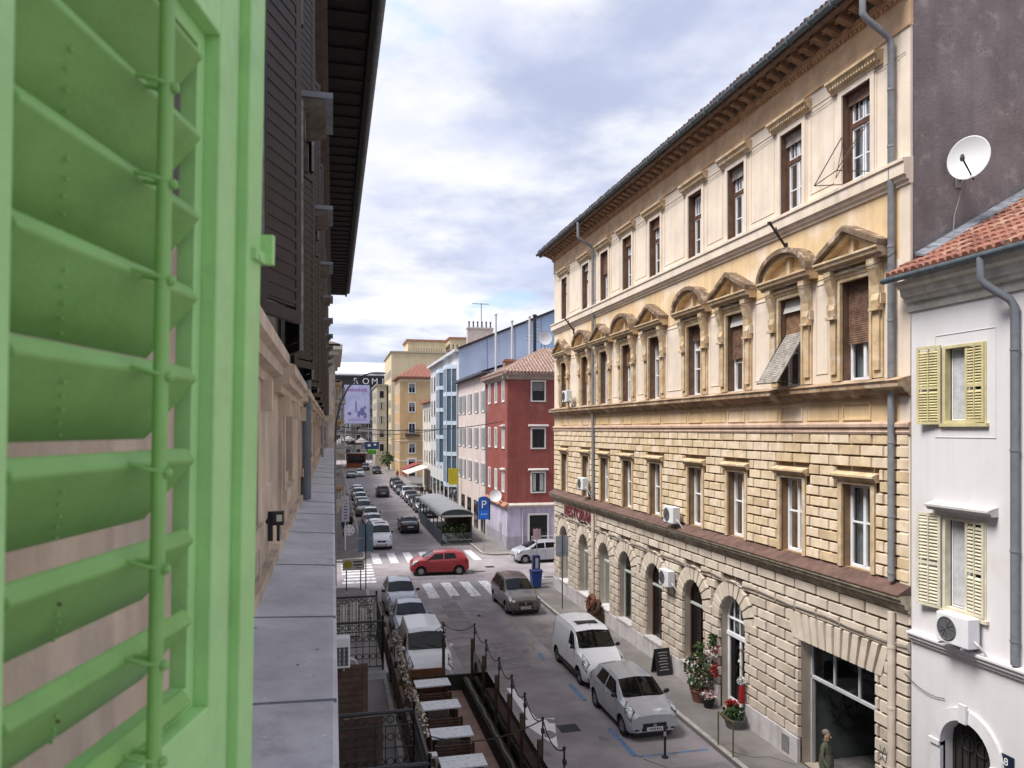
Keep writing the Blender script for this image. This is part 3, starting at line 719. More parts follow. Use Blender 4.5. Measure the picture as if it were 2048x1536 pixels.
# ================================================================== dark building on the left (camera side)
# local axes: x = -world Y, y = out towards the street, z up
XL = -.5
lb = thing('town_house', 'old stone building on the camera side with zinc ledge, brown shutters and deep dark eaves', 'apartment house', (XL,0,0), R(-90))
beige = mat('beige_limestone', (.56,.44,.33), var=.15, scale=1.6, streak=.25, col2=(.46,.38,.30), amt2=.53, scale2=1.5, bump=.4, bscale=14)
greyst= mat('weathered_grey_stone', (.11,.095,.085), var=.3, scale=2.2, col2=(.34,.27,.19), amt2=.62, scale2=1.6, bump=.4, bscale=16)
lowst = mat('lower_stucco', (.36,.31,.26), var=.15, scale=1.5, bump=.3)  # grey-beige stucco of the wall below the ledge
browns= mat('dark_brown_shutter', (.022,.017,.015), var=.25, scale=5, rough=.55)
LE = 45.0
WL = [4.3 + 4.1*k for k in range(10)]
LZ = EYE - 1.12
w = MB()
lowh = [(-y-.6, -y+.6, 8.92, 9.68) for y in WL]; uph = [(-y-.55, -y+.55, 10.15, 12.4) for y in WL]; toph = [(-y-.55, -y+.55, 13.2, 15.4) for y in WL]
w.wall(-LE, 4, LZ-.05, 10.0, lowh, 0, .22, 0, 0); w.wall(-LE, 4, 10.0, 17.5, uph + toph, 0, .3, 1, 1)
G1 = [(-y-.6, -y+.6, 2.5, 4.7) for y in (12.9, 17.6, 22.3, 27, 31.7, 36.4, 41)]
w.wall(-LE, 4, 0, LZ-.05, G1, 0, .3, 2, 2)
w.poly([(-LE,0,0),(-LE,-12,0),(-LE,-12,17.5),(-LE,0,17.5)], 1)
w.poly([(4,0,0),(4,-12,0),(4,-12,17.5),(4,0,17.5)], 1)
rr = MB()
for y in WL:   # stone courses between the low windows
    for k in range(2):
        x0 = -y-2.05
        for q in range(2):
            w.block(x0+q*.68+.02, x0+(q+1)*.68, 0, .025, LZ+.16+k*.28, LZ+.16+(k+1)*.28-.015, .015, 0)
    for sx in (-1, 1):
        u, v = sorted((-y+sx*.62, -y+sx*.78)); w.box(u, v, -.01, .045, 8.75, 9.72, 0)
        w.box(-y+sx*.95-.06, -y+sx*.95+.06, 0, .03, LZ+.1, 9.7, 0)
    w.box(-y-.85, -y+.85, -.01, .07, 8.68, 8.8, 0)
part('wall', w, [beige, greyst, lowst], lb)
ft = MB(); ft.box(-LE, 4, -.02, .06, LZ-.02, LZ+.12); part('wall_foot', ft, beige, lb)
ld = MB(); ld.box(-LE, 4, -.05, .5, LZ-.2, LZ-.06)
ld.prism([(.02,LZ-.06),(.5,LZ-.09),(.52,LZ-.13),(.52,LZ-.02),(.5,LZ),(.02,LZ+.045)], -LE, 4)
y = 1.9
while y < LE:
    ld.hexa([(-y-.006,.515,LZ-.01),(-y+.004,.515,LZ-.01),(-y+.09,.06,LZ+.035),(-y+.080,.06,LZ+.035),(-y-.006,.515,LZ+.006),(-y+.004,.515,LZ+.006),(-y+.09,.06,LZ+.046),(-y+.080,.06,LZ+.046)], 1); y += (1.9 if y > 6 else 1.45) + .3*math.sin(y*3)
rg = random.Random(31)
for k in range(60):
    yy = 2.2 + 20*rg.random()**1.8; dd = rg.uniform(.08,.48); r = rg.uniform(.003,.011); zt = LZ + .045*(1-(dd-.02)/.48) + .0015
    ld.poly([(-yy + r*(.5+rg.random())*math.cos(a*PI/4)*1.6, dd + r*(.5+rg.random())*math.sin(a*PI/4), zt) for a in range(8)], 2 if k % 3 else 1)
part('ledge', ld, [zinc, mat('zinc_seam', (.17,.17,.21), var=.2), mat('bird_dropping', (.66,.66,.66), var=.1)], lb)
# windows of the low floor, hoods
for k, y in enumerate(WL):
    f = MB(); f.ring_frame(-y-.6, -y+.6, 8.92, 9.68, .05, -.16, -.1); f.box(-y-.03, -y+.03, -.16, -.1, 8.97, 9.63)
    wo = part('window', f, mat('old_cream_frame', (.46,.40,.33), var=.12), lb)
    p = MB(); p.poly([(-y-.58,-.14,8.93),(-y+.58,-.14,8.93),(-y+.58,-.14,9.67),(-y-.58,-.14,9.67)]); part('pane', p, dglass, wo)
    h = MB(); a = -y-1.62
    h.prism([(-.02,9.72),(.06,9.72),(.07,9.78),(.13,9.80),(.14,9.86),(.18,9.88),(.18,9.96),(-.02,10.02)], -y-1.62, -y+1.62)
    h.box(-y-1.0, -y-.86, 0, .11, 9.52, 9.72); h.box(-y+.86, -y+1.0, 0, .11, 9.52, 9.72)
    part('window_hood', h, beige, lb)
    # dark louvred shutters on the two upper floors
    for (z0, z1) in ((10.15, 12.5), (13.2, 15.45)):
        p = MB(); p.poly([(-y-.55,-.2,z0),(-y+.55,-.2,z0),(-y+.55,-.2,z1),(-y-.55,-.2,z1)]); part('pane', p, dglass, lb)
        for side in (-1, 1):
            s = MB(); H_ = z1-z0; s.ring_frame(0, .58, 0, H_, .08, -.02, .025); s.box(.08, .5, -.015, .015, .1, H_-.1)
            z = .12
            while z < H_-.12: s.box(.08, .5, -.02, .028, z, z+.03); z += .085
            s.box(.58, .589, -.015, .02, 0, H_, 1); s.box(.492, .5, .0252, .03, .08, H_-.08, 1)
            # side -1: far leaf, side +1: near leaf; both lie folded back near the wall
            ang = R(180-22) if side < 0 else R(16)
            part('shutter', s, [browns, mat('worn_pale_edge', (.26,.24,.22), var=.4, scale=9)], lb, (-y + side*.57, .05, z0-.02), ang if side < 0 else ang)
    c = MB(); c.prism([(-.02,12.72),(.25,12.76),(.36,12.79),(.42,12.81),(.42,12.86),(-.02,12.95)], -y-.68, -y+.28)
    c.box(-y-.76, -y-.62, 0, .22, 12.4, 12.72); c.box(-y+.2, -y+.34, 0, .22, 12.4, 12.72)
    part('window_hood', c, [mat('stone_hood', (.13,.11,.09), var=.4, scale=4)], lb)
    zc = MB(); zc.box(-y-.7, -y+.3, .0, .5, 12.87, 12.93); part('zinc_cap', zc, mat('dull_zinc', (.26,.27,.30), var=.2, scale=4), lb)
ev = MB(); ev.box(-LE-.3, 4, -.05, 1.28, 17.28, 17.42, 0); ev.box(-LE-.3, 4, 1.2, 1.3, 17.2, 17.5, 0)
y = -3
while y < LE: ev.box(-y-.06, -y+.06, 0, 1.15, 17.24, 17.28, 0); y += .7
ev.prism([(-.05,16.7),(.1,16.7),(.16,16.85),(.3,16.9),(.3,17.0),(.4,17.05),(.4,17.13),(-.05,17.13)], -LE, 4, 1)
part('eaves', ev, [mat('shade_toned_eave_board', (.012,.011,.011), var=.3, scale=3), mat('dark_stone_cornice', (.06,.048,.04), var=.3, scale=3)], lb)  # board colour taken near black; shade under the eaves is painted in
gt = MB(); gt.prism([(1.38+.09*math.cos(a), 17.46+.09*math.sin(a)) for a in [PI+PI*k/8 for k in range(9)]] + [(1.46,17.48),(1.30,17.48)], -LE-.35, 4)
part('gutter', gt, mat('grey_gutter', (.16,.18,.2), var=.2, scale=5), lb)
rf = MB(); rf.poly([(-LE-.3,1.3,17.52),(4,1.3,17.52),(4,-8,21.5),(-LE-.3,-8,21.5)]); part('roof', rf, darktile, lb)
dp = MB(); dp.tube([(-11.9,.09,17.2),(-11.9,.09,LZ+.05)], .085, 12)
for z in (9.0, 9.75, 11.5, 13.6, 15.8): dp.lathe([(.1,z-.03),(.1,z+.03)], 12, (-11.9,.09,0))
part('downpipe', dp, mat('slate_blue_pipe', (.10,.115,.13), var=.15, scale=4, rough=.5), lb, smooth=True)
for y in (30, 43): dp = MB(); dp.tube([(-y,.08,17.2),(-y,.08,LZ+.05)], .075, 10); part('downpipe', dp, pipe_g, lb, smooth=True)
# lower storey openings, shutters, balconies
for k, (a, b, c, d) in enumerate(G1):
    p = MB(); p.poly([(a,-.2,c),(b,-.2,c),(b,-.2,d),(a,-.2,d)]); part('pane', p, dglass, lb)
def bigleaf(y, z0, h, wd, rz, lit=True):
    s = MB(); s.ring_frame(0, wd, 0, h, .1, -.025, .025); s.box(wd*.5-.03 if False else .1, wd-.1, -.012, .012, .1, h-.1)
    z = .13
    while z < h-.12:
        s.hexa([(.1,-.03,z+.05),(wd-.1,-.03,z+.05),(wd-.1,.03,z),(.1,.03,z),(.1,-.03,z+.065),(wd-.1,-.03,z+.065),(wd-.1,.03,z+.015),(.1,.03,z+.015)]); z += .13
    s.box(wd-.07, wd-.02, .025, .05, h-.3, h-.15); s.box(wd-.2, wd-.15, .025, .05, h-.3, h-.15)
    return part('shutter', s, mat('brown_louvre_wood', (.085,.055,.04), var=.3, scale=4, rough=.5), lb, (-y, .04, z0), rz)
bigleaf(15.4, 2.55, 2.1, 1.15, R(90+4)); bigleaf(11.7, 2.5, 2.45, 1.22, R(90+6))
iron = mat('wrought_iron', (.03,.03,.033), var=.2, rough=.5)
def balcony(y0, y1, z, yo, name_l, glassy=False):
    s = MB(); s.box(-y1, -y0, -.02, yo, z-.18, z); s.box(-y1-.04, -y0+.04, -.02, yo+.05, z-.06, z-.02)
    bo = part('balcony', s, mat('balcony_slab', (.30,.29,.29), var=.15, scale=2), lb, label=name_l)
    r = MB(); H_ = 1.02
    def run(p, q):
        p, q = Vector(p), Vector(q); n = max(2, int((q-p).length/.13)); up = Vector((0,0,1)); d = (q-p).normalized()
        r.tube([p+up*H_, q+up*H_], .028, 6); r.tube([p+up*.08, q+up*.08], .016, 6); r.tube([p+up*.82, q+up*.82], .012, 5); r.tube([p+up*.5, q+up*.5], .010, 5)
        for k in range(n+1):
            b = p + (q-p)*k/n; r.tube([b+up*.08, b+up*.82], .009, 5)
            if k < n:
                c = p + (q-p)*(k+.5)/n
                for zc, rad in ((.915, .055), (.66, .05), (.3, .055)): r.tube([c + d*rad*math.cos(t) + up*(zc+rad*math.sin(t)) for t in [2*PI*j/10 for j in range(11)]], .009, 4, 0, False)
        for e in (p, q): r.tube([e, e+up*(H_+.08)], .02, 6); r.ball(e+up*(H_+.1), .035, 6)
    run((-y1+.04,0,z), (-y1+.04,yo-.06,z)); run((-y1+.04,yo-.06,z), (-y0-.04,yo-.06,z)); run((-y0-.04,yo-.06,z), (-y0-.04,0,z))
    part('railing', r, iron, bo)
    return bo
balcony(15.9, 18.4, 4.35, 1.58, 'balcony with black scrolled iron railing')
balcony(9.2, 11.1, 4.25, 1.72, 'near balcony with black iron railing')
cl = thing('white_laundry', 'pale curtains or laundry hanging behind the far balcony railing', 'laundry', (XL, 18.15, 4.4))
m = MB()
for k, (x, ww, zt) in enumerate(((.75,.16,.85),(.98,.18,.9),(1.2,.16,.75),(1.5,.14,.9))):
    for j in range(6):
        a = x + ww*j/6 - .08; m.poly([(a,.02*math.sin(j*2.1),.0+.1*(k%2)),(a+ww/6,.02*math.sin((j+1)*2.1),.0+.1*(k%2)),(a+ww/6,.02*math.sin((j+1)*2.1),zt),(a,.02*math.sin(j*2.1),zt)])
part('cloth', m, mat('off_white_cloth', (.55,.53,.50), var=.15, scale=5), cl)
o = ac_unit('white air conditioner with a black grille on the lower wall of the camera side building', (XL+.43, 15.6, 4.55), R(-180), None)
m = MB()
for k in range(4): m.box(-.36+k*.085, -.30+k*.085, .36, .372, .16, .52)
for k in range(5): m.box(-.37, -.04, .372, .378, .16+k*.085, .175+k*.085)
part('side_grille', m, mat('dark_grey_plastic', (.09,.09,.1), var=0), o)
sp = thing('wall_spotlight', 'small black outdoor spotlight fixed low on the beige wall above the zinc ledge', 'lamp', (XL, 5.9, LZ+.28))
m = MB(); m.box(0, .06, -.02, .02, .0, .22); m.box(.06, .14, -.05, .05, .12, .22); m.box(.09, .11, -.03, .03, 0, .12); part('housing', m, black, sp)
m = MB(); m.box(.09, .13, -.053, -.05, .15, .2); part('label_plate', m, mat('pale_sticker', (.5,.5,.4), var=0), sp)

# ================================================================== green louvred shutter in the foreground
gsh = mat('pale_green_paint', (.39,.67,.27), var=.07, scale=6, rough=.42, spec=.4, col2=(.35,.61,.24), amt2=.6, scale2=9, bump=.12, bscale=45)
gshd = mat('shade_toned_green_paint', (.24,.47,.135), var=.10, scale=5, col2=(.205,.41,.115), amt2=.6, scale2=7, bump=.1, bscale=40, rough=.42, spec=.4)  # frame green darkened for the slats; underside shade put into the colour
TH = math.atan((1024-666)/1500)
LS = .36
base = Vector((.42, LS, -1.0))
sh = thing('green_shutter', 'pale green louvred wooden shutter folded open in the foreground', 'shutter',
           tuple(Vector((0,0,EYE)) + Matrix.Rotation(PI/2-TH, 3, 'Z') @ (base + Vector((0,.0183,0)))), 0)
sh.rotation_euler = (R(1.0), 0, 0)
sh.rotation_mode = 'XYZ'
sh.rotation_euler = (Matrix.Rotation(PI/2-TH, 3, 'Z') @ Matrix.Rotation(R(1.05), 3, 'X')).to_euler('XYZ')
def T(p): return Vector(p) - base
Z0, Z1 = -.318, .452          # louvre opening of this panel
D0, D1 = .553, .862
m = MB(T); yo, yi = LS+.022, LS-.018
# far stile with groove and rounded bead
m.box(D1, .913, yi, yo, -1.0, 1.1); m.box(.913, .958, yi+.014, yo, -1.0, 1.1); m.box(.958, 1.006, yi, yo, -1.0, 1.1)
m.tube([(1.004, yi+.006, -1.0), (1.004, yi+.006, 1.1)], .0075, 8)
m.box(.43, .51, yi, yo, -1.0, 1.1)
for a, b in ((-1.0, -.88), (Z0-.11, Z0), (Z1, Z1+.13), (1.02, 1.1)): m.box(.51, D1, yi, yo, a, b)
part('frame', m, gsh, sh, bevel=.0025)
m = MB(T); yj, yk = LS+.0, LS+.02
for za, zb in ((Z0, Z1), (-.88, Z0-.11)):
    m.box(.511, .520, yj, yk, za, zb); m.box(.842, .8615, yj, yk, za, zb); m.box(.520, .842, yj, yk, za, za+.028); m.box(.520, .842, yj, yk, zb-.02, zb)
part('louvre_frame', m, gsh, sh, bevel=.0015)
pitch = .0885; zc = Z0 + .085
slat_pts = []
for k in range(9): slat_pts.append(Z0 + .019 + pitch*k)
for zz in slat_pts + [Z0-.11-.06-pitch*k for k in range(7)]:
    if zz > Z1 - .012: continue
    s = MB(T)
    t, dz = .058, .068; th = .0145   # the top edge leans towards the room, the bottom edge towards the wall
    y0 = LS - .014
    prof = [(y0, zz), (y0+t, zz-dz), (y0+t+.010, zz-dz+.011), (y0+.0115, zz+.0145)]
    s.prism(prof, .522, .826)
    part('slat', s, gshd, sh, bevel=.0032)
    nl = MB(T)
    for q in range(5): nl.ball((.598+.013*q+rnd.uniform(-.002,.002), y0+.004+(.15+.17*q)*(t-.006), zz-.008-(.15+.17*q)*(dz-.004)), .0019, 6, 0 if rnd.random()<.92 else 1)
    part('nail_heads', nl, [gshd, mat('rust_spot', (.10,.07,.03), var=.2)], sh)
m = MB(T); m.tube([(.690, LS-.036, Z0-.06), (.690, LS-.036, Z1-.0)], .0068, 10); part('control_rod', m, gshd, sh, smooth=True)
for zz in slat_pts[:8]:
    st = MB(T); st.tube([(.682, LS-.012, zz+.002), (.680, LS-.030, zz-.002), (.690, LS-.046, zz-.006), (.700, LS-.03, zz-.004), (.699, LS-.012, zz+.000)], .0022, 6)
    st.ball((.690, LS-.044, zz-.006), .0052, 8)
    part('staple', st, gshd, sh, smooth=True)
m = MB(T); m.box(.972, 1.018, yi-.007, yi+.001, .222, .236); m.box(1.008, 1.018, yi-.016, yi+.03, .222, .262); m.lathe([(.006,-.001),(.006,.003),(.001,.004)], 10, (.985, yi-.008, .229), 'y')
part('latch', m, gsh, sh, bevel=.001)
m = MB(T)
for zz in (-.8, .85):
    m.tube([(.435, LS+.0, zz), (.38, LS+.05, zz), (.30, LS+.30, zz)], .009, 8)
part('hinge', m, black, sh)
# ================================================================== buildings beyond the crossing
def win_mb(w, h, fr, bars=True):
    f = MB(); f.ring_frame(-w/2-.12, w/2+.12, -.1, h+.12, .12, -.02, .05, 1, .1); f.ring_frame(-w/2, w/2, 0, h, .06, -.02, .02, 0); f.box(-.03, .03, -.02, .02, .06, h-.06)
    p = MB(); p.box(-w/2, w/2, -.04, .005, 0, h)
    return f.mesh('window', [fr[0], fr[1]]), p.mesh('pane', dglass)
WM = {}
def slat_blind(m, w, h):
    z = h - .06
    while z > h*.55: m.box(-w/2+.06, w/2-.06, .022, .034, z-.07, z-.01); z -= .08
def put_win(parent, key, w, h, fr, loc, rz, shut=None, blind=0.):
    if key not in WM: WM[key] = win_mb(w, h, fr)
    f, p = WM[key]; o = link('window', f, parent, loc, rz); link('pane', p, o)
    q = rnd.random()
    if q < .6:
        kk = key + ('c' if q < .25 else 'b')
        if kk not in WM:
            m = MB()
            if q < .25: m.box(-w/2+.07, -w*.12, .006, .012, .08, h-.06); m.box(w*.2, w/2-.07, .006, .012, .08, h-.06)
            else: slat_blind(m, w, h)
            WM[kk] = m.mesh('curtain', mat('pale_curtain', (.42,.42,.42), var=.2, scale=6) if q < .25 else mat('grey_blind', (.26,.25,.24), var=.25, scale=6))
        link('curtain' if q < .25 else 'blind', WM[kk], o)
    if shut:
        k2 = key + shut.name
        if k2 not in WM:
            s = MB()
            for sx in (-1, 1):
                a, b = sorted((sx*(w/2+.04), sx*(w+.04))); s.ring_frame(a, b, -.02, h+.02, .06, .052, .085)
                z = .05
                while z < h: s.box(a+.06, b-.06, .055, .08, z, z+.05); z += .09
            WM[k2] = s.mesh('shutter_pair', shut)
        link('shutter_pair', WM[k2], o)
    return o
RF, RL, RR = R(180), R(90), R(-90)     # faces looking -Y, -X, +X
def box_wall(parent, x0, x1, y0, y1, z0, z1, m, name='wall', faces='FLRB'):
    w = MB(); w.box(x0, x1, y0, y1, z0, z1); return part(name, w, m, parent)
def hip(parent, x0, x1, y0, y1, z, rise, m, ov=.45, tiles=True, ridge=None):
    mb = MB(); a, b, c, d = x0-ov, x1+ov, y0-ov, y1+ov; cx, cy = (a+b)/2, (c+d)/2; hw = min(b-a, d-c)/2
    if (b-a) > (d-c): r0, r1 = (a+hw, cy), (b-hw, cy)
    else: r0, r1 = (cx, c+hw), (cx, d-hw)
    R0, R1 = (r0[0], r0[1], z+rise), (r1[0], r1[1], z+rise)
    A, B, C_, D = (a,c,z), (b,c,z), (b,d,z), (a,d,z)
    if (b-a) > (d-c): F = [(A,B,R1,R0),(B,C_,R1),(C_,D,R0,R1),(D,A,R0)]
    else: F = [(A,B,R0),(B,C_,R1,R0),(C_,D,R1),(D,A,R0,R1)]
    for f in F: mb.poly(f)
    mb.poly([A,B,C_,D]); mb.box(a, b, c, d, z-.16, z-.005)
    if tiles:   # barrel tiles on the two faces that the street sees
        x = a + .1
        while x < b - .1:
            t = min((x-a), (b-x), hw)/hw
            if t > .06: mb.tube([(x,c-.03,z+.06),(x,c+t*hw,z+t*rise+.06)], .11, 5)
            x += .27
        y = c + .1
        while y < d - .1:
            t = min((y-c), (d-y), hw)/hw
            if t > .06: mb.tube([(a-.03,y,z+.06),(a+t*hw,y,z+t*rise+.06)], .11, 5)
            y += .27
    return part('roof', mb, m, parent)
whf = (whitep, mat('white_surround', (.66,.63,.62), var=.06)); drk = (mat('dark_frame', (.06,.055,.05), var=.1), mat('grey_surround', (.40,.38,.36), var=.1))
# --- red corner house
rh = thing('red_house', 'four storey brick red corner house with lilac ground floor and tiled hip roof', 'house', (13,56,0))
redm = mat('brick_red_plaster', (.27,.075,.063), var=.12, scale=.7, streak=.15, bump=.1, col2=(.31,.12,.10), amt2=.6, scale2=.5); lil = mat('lilac_plaster', (.50,.46,.59), var=.1, scale=.8, streak=.22)
box_wall(rh, 0, 11, 0, 8, 3.5, 13.5, redm); box_wall(rh, -.02, 11, -.02, 8, .0, 3.5, lil, 'ground_floor')
m = MB(); m.box(-.03, 11, -.035, 8, 0, 1.15); part('plinth', m, mat('grey_lilac_base', (.36,.34,.40), var=.12, scale=2, streak=.2), rh)
m = MB(); m.prism([(.0,3.35),(-.16,3.4),(-.22,3.5),(-.22,3.56),(.02,3.72)], -.02, 11, 0, 'x'); m.prism([(-.0,3.35),(-.3,3.42),(-.3,3.5),(.02,3.75)], -.2, 8, 1, 'y'); part('ledge', m, [mat('beige_ledge', (.52,.46,.42), var=.15), rooftile], rh)
m = MB(); m.prism([(.02,13.2),(-.12,13.25),(-.2,13.4),(-.4,13.5),(-.4,13.6),(.02,13.6)], -.4, 11.3); m.prism([(.02,13.2),(-.12,13.25),(-.2,13.4),(-.4,13.5),(-.4,13.6),(.02,13.6)], -.4, 8, 0, 'y'); part('eave_moulding', m, mat('grey_beige_moulding', (.36,.31,.27), var=.15), rh)
hip(rh, 0, 11, 0, 8, 13.7, 2.3, mat('faded_clay_tile', (.27,.165,.135), var=.3, scale=6, col2=(.33,.26,.225), amt2=.53, scale2=4))
for z in (11.6, 7.95, 4.55):
    put_win(rh, 'red', .98, 1.45, (mat('dark_frame2', (.03,.03,.03), var=0), whf[1]), (2.45, -.01, z), RF); put_win(rh, 'red', .98, 1.45, whf, (6.9, -.01, z), RF)
    for y in (1.3, 4.0, 6.6): put_win(rh, 'redside', .7, 1.5, whf, (-.01, y, z), RL)
    if z < 10:
        m = MB(); m.prism([(.02,z+1.62),(-.22,z+1.65),(-.24,z+1.73),(.02,z+1.8)], 1.65, 3.25); m.prism([(.02,z+1.62),(-.22,z+1.65),(-.24,z+1.73),(.02,z+1.8)], .7, 1.9, 0, 'y'); part('window_hood', m, whf[1], rh)
m = MB(); m.ring_frame(-.85, .85, .05, 2.75, .14, -.02, .08, 0, .02); m.box(-.71, .71, -.02, .03, .07, 2.61, 1); part('shop_door', m, [whf[1], dglass], rh, (2.45, -.02, .14), RF)
m = MB(); m.tube([(1.2,-.08,3.3),(1.2,-.08,.2)], .05, 6); part('downpipe', m, lil, rh)
m = MB(); m.box(-.06, .0, 1.8, 2.6, .6, 2.0); part('meter_box', m, mat('grey_box', (.3,.29,.31), var=.1), rh)
d2 = thing('satellite_dish', 'white satellite dish on the lilac ledge at the red house corner', 'satellite dish', (12.75, 57.6, 3.6))
m = MB(Matrix.Translation((-.35,-.1,.55)) @ Matrix.Rotation(R(-15),4,'Z') @ Matrix.Rotation(R(75),4,'X')); m.lathe([(.001,0),(.2,.02),(.35,.06),(.48,.12)], 20, caps=False); part('dish', m, mat('dish_white', (.66,.67,.68)), d2, smooth=True)
m = MB(); m.tube([(.1,0,0),(-.3,0,.5)], .03, 6); part('mount', m, pipe_g, d2)
# roof clutter on the red house
def flue(label, x, y, z0, z1, r=.09, mm=None):
    m = MB(); m.tube([(0,0,0),(0,0,z1-z0)], r, 8); m.lathe([(r*1.5,z1-z0),(r*1.5,z1-z0+.12),(.02,z1-z0+.2)], 8); solo('flue_pipe', m, mm or mat('steel_flue', (.55,.55,.55), var=.1, rough=.4), label, 'chimney pipe', (x,y,z0), group='flue pipes above the red house roof')
flue('tall steel flue pipe leftmost above the red house roof', 13.5, 62.5, 14.2, 19.1); flue('tall steel flue pipe second from the left above the red house roof', 14.8, 62.0, 14.6, 18.5); flue('tall steel flue pipe beside the black pipe above the red house roof', 15.95, 60.5, 14.8, 18.7); flue('black flue pipe among the steel ones above the red house roof', 16.4, 60.5, 14.8, 18.8, .14, black)
def chimney(label, x, y, z0, h, w=.9, pots=4, mm=None):
    t = thing('chimney_stack', label, 'chimney', (x,y,z0)); m = MB(); m.box(-w/2, w/2, -.35, .35, 0, h); m.box(-w/2-.08, w/2+.08, -.43, .43, h-.2, h-.05); part('stack', m, mm or mat('whitish_stack', (.55,.48,.45), var=.15), t)
    for k in range(pots):
        p = MB(); xx = -w/2 + (k+.5)*w/pots; p.lathe([(.11,h),(.09,h+.55),(.13,h+.6),(.11,h+.8)], 8, (xx,0,0)); part('chimney_pot', p, mat('dark_pot', (.10,.08,.075), var=.2), t)
chimney('brick chimney stub on the red house roof by the leftmost flue', 14.2, 60.8, 13.7, 1.5, .8, 0, mat('brick_stub', (.30,.17,.13), var=.2))
chimney('wide pale chimney with a row of dark pots behind the blue wall', 18.6, 96, 20.0, 2.6, 3.4, 6); chimney('small chimney with three thin pots left of the wide one', 17.3, 110, 19.6, 1.5, 1.8, 3, mat('grey_brown_stack', (.33,.26,.24), var=.2))
an = thing('tv_antenna', 'television antenna mast rising above the wide pale chimney', 'antenna', (18.8, 96, 22.6)); m = MB(); m.tube([(0,0,0),(0,0,3.2)], .06, 6); m.tube([(-1.2,0,3.1),(1.0,0,3.1)], .05, 5)
for k in range(5): m.tube([(-1.0+k*.45,-.3,3.1),(-1.0+k*.45,.3,3.1)], .03, 4)
part('mast', m, pipe_g, an)
d3 = thing('satellite_dish', 'white satellite dish above the tiled ridge of the red house by the antennas', 'satellite dish', (17.7, 62, 15.4)); m = MB(Matrix.Translation((0,0,1.8)) @ Matrix.Rotation(R(85),4,'X')); m.lathe([(.001,0),(.35,.03),(.6,.12)], 18, caps=False); part('dish', m, mat('dish_white', (.66,.67,.68)), d3, smooth=True); m = MB(); m.tube([(0,0,0),(0,.1,1.8)], .06, 6); part('mast', m, pipe_g, d3)
an2 = thing('tv_antenna', 'comb shaped television antenna in front of the blue wall', 'antenna', (17.5, 64.5, 15.4)); m = MB(); m.tube([(0,0,0),(0,0,3.6)], .05, 6)
for k in range(6): m.tube([(-.8,0,1.9+k*.32),(.8,0,1.75+k*.32)], .03, 4)
part('mast', m, pipe_g, an2)
# --- blue party wall building
bb = thing('blue_building', 'tall building with a big blue gable wall and blue glass bay windows', 'apartment house', (13.2,80,0))
blu = mat('blue_metal_cladding', (.34,.49,.70), var=.08, scale=.4, streak=.12); pb = mat('pale_blue_plaster', (.52,.53,.55), var=.1, scale=.6)
m = MB(); m.poly([(0,0,0),(13,0,0),(13,0,23.4),(.35,0,18.3),(0,0,18.0)]); m.poly([(0,24,0),(13,24,0),(13,24,23.4),(0,24,18.0)]); m.poly([(0,0,18.0),(13,0,23.4),(13,24,23.4),(0,24,18.0)], 1)
m.poly([(13,0,0),(13,24,0),(13,24,23.4),(13,0,23.4)])
part('gable_wall', m, [blu, darktile], bb)
for x in (3.1, 6.2, 9.2):
    m = MB(); m.box(x, x+.05, -.03, 0, 8, 18+x*.415-.1); part('cladding_joint', m, mat('dark_blue_joint', (.12,.16,.26), var=0), bb)
m = MB(); m.hexa([(-.1,-.25,17.95),(13,-.25,23.38),(13,.3,23.38),(-.1,.3,17.95),(-.1,-.25,18.2),(13,-.25,23.65),(13,.3,23.65),(-.1,.3,18.2)]); part('roof_edge', m, mat('black_roof_edge', (.02,.022,.03), var=0), bb)
m = MB(); m.poly([(0,0,0),(0,24,0),(0,24,18),(0,0,18)]); m.box(-.5, .0, -.1, 24.3, 17.75, 18.05); part('street_wall', m, pb, bb)
gl_b = glass_mat('blue_bay_glass', thru=False, base=(.07,.105,.145)); pf = mat('pale_blue_frame', (.50,.58,.68), var=.06)
for y, zs in ((3.2, [3.2,6.6,10.0,13.2]), (9.2, [5.2,8.4,11.6,14.2])):
    m = MB(); z0, z1 = zs[0], 16.2
    m.prism([(-.02,y-1.6),(-1.0,y-1.0),(-1.0,y+1.0),(-.02,y+1.6)], z0, z1, 0, 'z'); by = part('bay', m, gl_b, bb)
    m = MB()
    for zz in [z0] + zs[1:] + [z1]: m.prism([(-.02,y-1.7),(-1.06,y-1.06),(-1.06,y+1.06),(-.02,y+1.7)], zz-.16, zz+.28, 0, 'z')
    for (xx, yy) in ((-1.03,y-1.03),(-1.03,y),(-1.03,y+1.03),(-.5,y-1.35)): m.box(xx-.05, xx+.05, yy-.06, yy+.06, z0, z1)
    part('bay_frame', m, pf, by)
for z in (4.6, 8, 11.2, 14.4):
    for y in (13.5, 16.5, 19.5, 22.3): put_win(bb, 'blue', 1.0, 1.9, drk, (-.01, y, z), RL)
for y in (1, 4.5, 8, 11.5, 15, 18.5, 22): m = MB(); m.box(-.06, .02, y, min(y+2.4,23.9), .3, 2.9); part('shop_front', m, dglass, bb)
